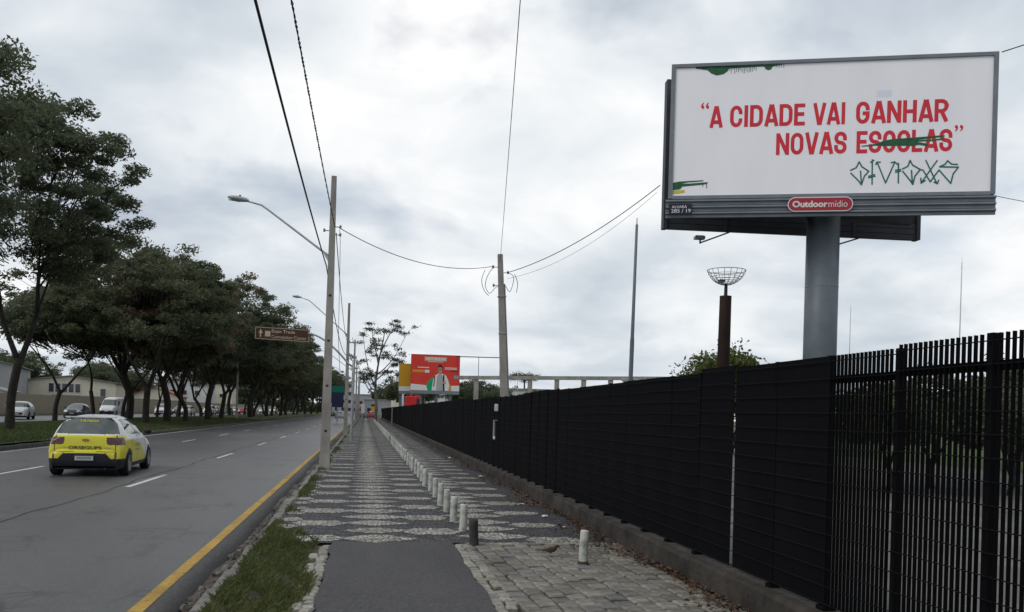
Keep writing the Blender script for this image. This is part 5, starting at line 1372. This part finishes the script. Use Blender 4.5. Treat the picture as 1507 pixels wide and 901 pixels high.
house(-46.0, 268, R(2), 14, 14, 7.5, 1.2, 'cream_wall', 'roof_sheet', 'far cream building behind the trees near the road end', [(-4 + 2.7 * k, 2 + 2.8 * j, 1.3, 1.2, 'front') for k in range(4) for j in range(2)])

# ------------------------------------------------------------------ red and yellow billboards, kiosk, pergola
rb = empty('billboard', (9.66, 120.1, 0), R(-2), label='red poster billboard with a man in white, beyond the fence', cat='billboard')
for x in (-2.0, 0.25, 2.2): MB().box(x - .2, x + .2, .1, .5, 0, 4.4).build('leg', 'grey_steel', rb)
MB().box(-3.45, 3.45, 0, .3, 4.25, 9.78).build('board', 'dark_steel', rb)
MB().box(-3.42, 3.42, -.05, -.01, 4.7, 9.75).build('poster', 'poster_red', rb)
po = rb.children[-1]
MB().box(-3.45, 3.45, -.10, -.005, 4.22, 4.68).build('apron', 'frame_steel', rb)
MB().prism([(-3.42, 4.7), (3.42, 4.7), (3.42, 5.5), (0, 5.35), (-3.42, 5.6)], -.065, -.052).build('poster_band', 'poster_white', po)
MB().prism([(.42 + math.cos(a) * 1.62, 5.35 + math.sin(a) * 1.3) for a in [math.pi * .5 + math.pi * k / 12 for k in range(9)]] + [(.0, 4.72), (.2, 6.6)], -.078, -.066).build('disc', 'poster_green', po)
MB().prism([(1.2, 4.72), (2.3, 4.72), (2.25, 5.4), (1.9, 6.1), (1.3, 6.5)], -.078, -.066).build('disc', 'poster_ochre', po)
MB().prism([(-.48, 4.72), (1.9, 4.72), (2.0, 5.4), (1.85, 6.2), (1.5, 6.9), (.95, 7.15), (.45, 7.15), (-.05, 6.85), (-.3, 6.2)], -.092, -.08).build('jacket', 'poster_white', po)
MB().prism([(.15, 4.72), (1.1, 4.72), (1.1, 6.6), (.85, 7.1), (.5, 7.1), (.25, 6.7)], -.100, -.093).build('shirt', 'poster_grey', po)
MB().prism([(1.12, 4.72), (1.35, 4.72), (1.28, 6.9), (1.1, 7.05), (1.06, 6.0)], -.100, -.093).build('strap', 'hair_print', po)
MB().prism([(-.25, 5.3), (-.12, 5.3), (-.02, 6.7), (-.12, 6.9)], -.100, -.093).build('strap', 'hair_print', po)
MB().prism([(.40, 7.35), (.55, 7.08), (.78, 7.08), (.92, 7.35), (.97, 7.75), (.85, 8.1), (.5, 8.1), (.33, 7.75)], -.108, -.101).build('face', 'skin_print', po)
MB().prism([(.30, 7.75), (.36, 8.05), (.45, 8.0), (.65, 8.06), (.88, 8.0), (.96, 7.8), (1.02, 8.05), (.9, 8.3), (.6, 8.4), (.38, 8.25)], -.115, -.109).build('hair', 'hair_print', po)
MB().box(.40, .90, -.114, -.109, 7.68, 7.76).build('glasses', 'hair_print', po)
MB().prism([(1.0, 5.7), (1.5, 5.75), (1.45, 6.1), (1.1, 6.05)], -.114, -.101).build('hand', 'skin_print', po)
MB().box(-1.55, 1.55, -.062, -.052, 8.9, 9.45).build('banner', 'sign_cream', po)
lettering('VESTIBULAR', -1.4, 1.4, 8.98, 9.37, -.064, 'poster_white', po, .02)
MB().box(-1.1, 1.1, -.062, -.052, 8.74, 8.82).box(-2.5, -.9, -.062, -.052, 7.88, 8.0).box(1.3, 3.1, -.062, -.052, 7.92, 8.02).box(1.3, 3.1, -.062, -.052, 7.75, 7.84).box(-1.5, -.85, -.062, -.052, 7.2, 7.6).build('caption', 'poster_white', po)
MB().box(-3.2, -1.6, -.062, -.052, 7.25, 7.6).build('caption', 'poster_ochre', po)
MB().box(2.1, 3.1, -.062, -.052, 7.4, 7.62).build('caption', 'foliage_bright', po)
for x in (-1.8, .0): MB().bbox(x - .18, x + .18, -.9, -.6, 4.0, 4.18, .03).build('floodlight', 'plastic_black', rb)
yb = empty('billboard', (5.3, 123.2, 0), R(-2), label='ochre and white billboard partly hidden behind the red one', cat='billboard')
for x in (-.3, .9): MB().box(x - .2, x + .2, .1, .5, 0, 4.4).build('leg', 'grey_steel', yb)
MB().box(-.62, 3.2, 0, .3, 4.2, 8.55).build('board', 'dark_steel', yb)
MB().box(-.6, 3.18, -.05, -.01, 4.6, 8.5).build('poster', 'poster_ochre', yb)
MB().box(-.6, 3.18, -.07, -.052, 4.6, 5.25).build('poster_band', 'poster_white', yb.children[-1])
MB().box(-.6, 3.18, -.09, -.005, 4.15, 4.58).build('apron', 'frame_steel', yb)
kq = empty('container', (5.45, 100.5, 0), R(3), label='red container kiosk showing above the fence below the billboards', cat='container')
MB().bbox(-.75, .35, -1.2, 1.2, 0, 3.45, .06).build('shell', 'container_red', kq); MB().bbox(.36, .8, -1.0, 1.1, 0, 3.55, .06).build('annex', 'container_red', kq)
MB().box(.42, .74, -1.03, -1.005, 2.3, 3.2).build('window', 'window_dark', kq); MB().box(-.3, -.1, -.6, -.4, 3.45, 3.7).build('vent', 'container_red', kq)

pg = empty('pergola', (8.4, 79.8, 0), R(-9.83), label='long weathered concrete pergola beam on columns behind the fence', cat='pergola')
for k in range(9):
    x = 1.9 + k * 2.53
    MB().box(x - .22, x + .22, -.2, .2, 0, 4.78 + x * .024).build('column', 'pole_concrete', pg)
V = []
MB().add([(-.2, -.28, 4.80), (24.5, -.28, 5.38), (24.5, .28, 5.38), (-.2, .28, 4.80), (-.2, -.28, 5.14), (24.5, -.28, 5.72), (24.5, .28, 5.72), (-.2, .28, 5.14)], [(3, 2, 1, 0), (4, 5, 6, 7), (0, 1, 5, 4), (1, 2, 6, 5), (2, 3, 7, 6), (3, 0, 4, 7)]).build('beam', 'pole_concrete', pg)
for k in range(3): MB().box(.05 + k * 2.0, .10 + k * 2.0, -.03, .03, 5.14, 6.95).build('upright', 'dark_steel', pg)
MB().box(-.1, 4.5, -.03, .03, 6.92, 7.0).build('handrail', 'dark_steel', pg)
bl = empty('building', (27, 168, 0), R(-9), label='long low white building behind the pergola columns', cat='building')
MB().box(-9, 30, 0, 12, 0, 6.6).build('wall', 'white_wall', bl); MB().box(-9.3, 30.3, -.3, 12.3, 6.6, 6.9).build('roof', 'roof_sheet', bl)
for k in range(10):
    o = MB().box(-8 + k * 3.6, -5.8 + k * 3.6, -.06, -.005, 3.2, 5.4).build('window', 'pvc_light', bl); MB().box(-7.9 + k * 3.6, -5.9 + k * 3.6, -.08, -.061, 3.3, 5.3).build('pane', 'window_dark', o)

# ------------------------------------------------------------------ clutter at the end of the street
py_ = empty('sign_pylon', (7.3, 172, 0), 0, label='tall white sign pylon behind the eucalyptus at the street end', cat='sign')
MB().box(-.35, .35, -.3, .3, 0, 9.5).build('pylon', 'white_wall', py_); MB().box(-1.3, .4, -.35, .35, 7.6, 9.7).build('sign_box', 'white_wall', py_)
for (x, y, w_, d_, h_, wm, lab) in ((-9.5, 330, 10, 10, 12, 'white_wall', 'distant pale block at the end of the road'), (4.5, 300, 9, 8, 5.2, 'grey_wall', 'distant grey building behind the eucalyptus'), (12, 250, 8, 8, 6.5, 'cream_wall', 'distant cream building right of the white pylon'), (-1.5, 360, 8, 8, 8, 'grey_wall', 'distant grey block at the vanishing point'), (24, 330, 16, 10, 10, 'white_wall', 'distant pale building behind the yellow billboard')):
    t = empty('building', (x, y, 0), R(2), label=lab, cat='building')
    MB().box(-w_ / 2, w_ / 2, 0, d_, 0, h_).build('wall', wm, t); MB().box(-w_ / 2 - .2, w_ / 2 + .2, -.2, d_ + .2, h_, h_ + .4).build('roof', 'roof_sheet', t)
    for i in range(int(w_ // 2.4)):
        for j in range(int(h_ // 3)):
            MB().box(-w_ / 2 + .8 + i * 2.4, -w_ / 2 + 2.0 + i * 2.4, -.05, -.005, 1.2 + j * 3, 2.5 + j * 3).build('window', 'window_dark', t)
def board_sign(x, y, z0, z1, w_, m1, m2, label, post=True):
    t = empty('sign', (x, y, 0), 0, label=label, cat='sign')
    if post: MB().lathe([(.08, 0), (.07, z1)], 8).build('post', 'galvanised', t)
    MB().box(-w_ / 2, w_ / 2, -.14, -.08, z0, z0 + (z1 - z0) * .7).build('lower_panel', m1, t); MB().box(-w_ / 2, w_ / 2, -.14, -.08, z0 + (z1 - z0) * .7 + .01, z1).build('upper_panel', m2, t)
board_sign(-3.5, 112, 1.95, 4.7, 1.5, 'sign_blue', 'sign_green', 'green over dark blue road sign beside the far poles')
board_sign(2.3, 238, 1.4, 3.4, 1.3, 'poster_ochre', 'sign_blue', 'blue and yellow shop sign at the far street end')
board_sign(-.6, 168, 1.8, 2.7, .6, 'container_red', 'poster_white', 'small red and white round-off sign on a far post')
board_sign(-.3, 128, 1.2, 2.6, .5, 'poster_white', 'poster_white', 'small white notice on a post beside the far poles')
bsw = empty('banner', (11.6, 190, 0), 0, label='lime yellow banner wall left of the yellow billboard', cat='banner')
MB().box(-1.4, 1.4, 0, .1, 2.2, 4.6).build('cloth', 'foliage_bright', bsw); MB().box(-1.5, -1.4, 0, .1, 0, 4.7).box(1.4, 1.5, 0, .1, 0, 4.7).build('frame', 'galvanised', bsw)
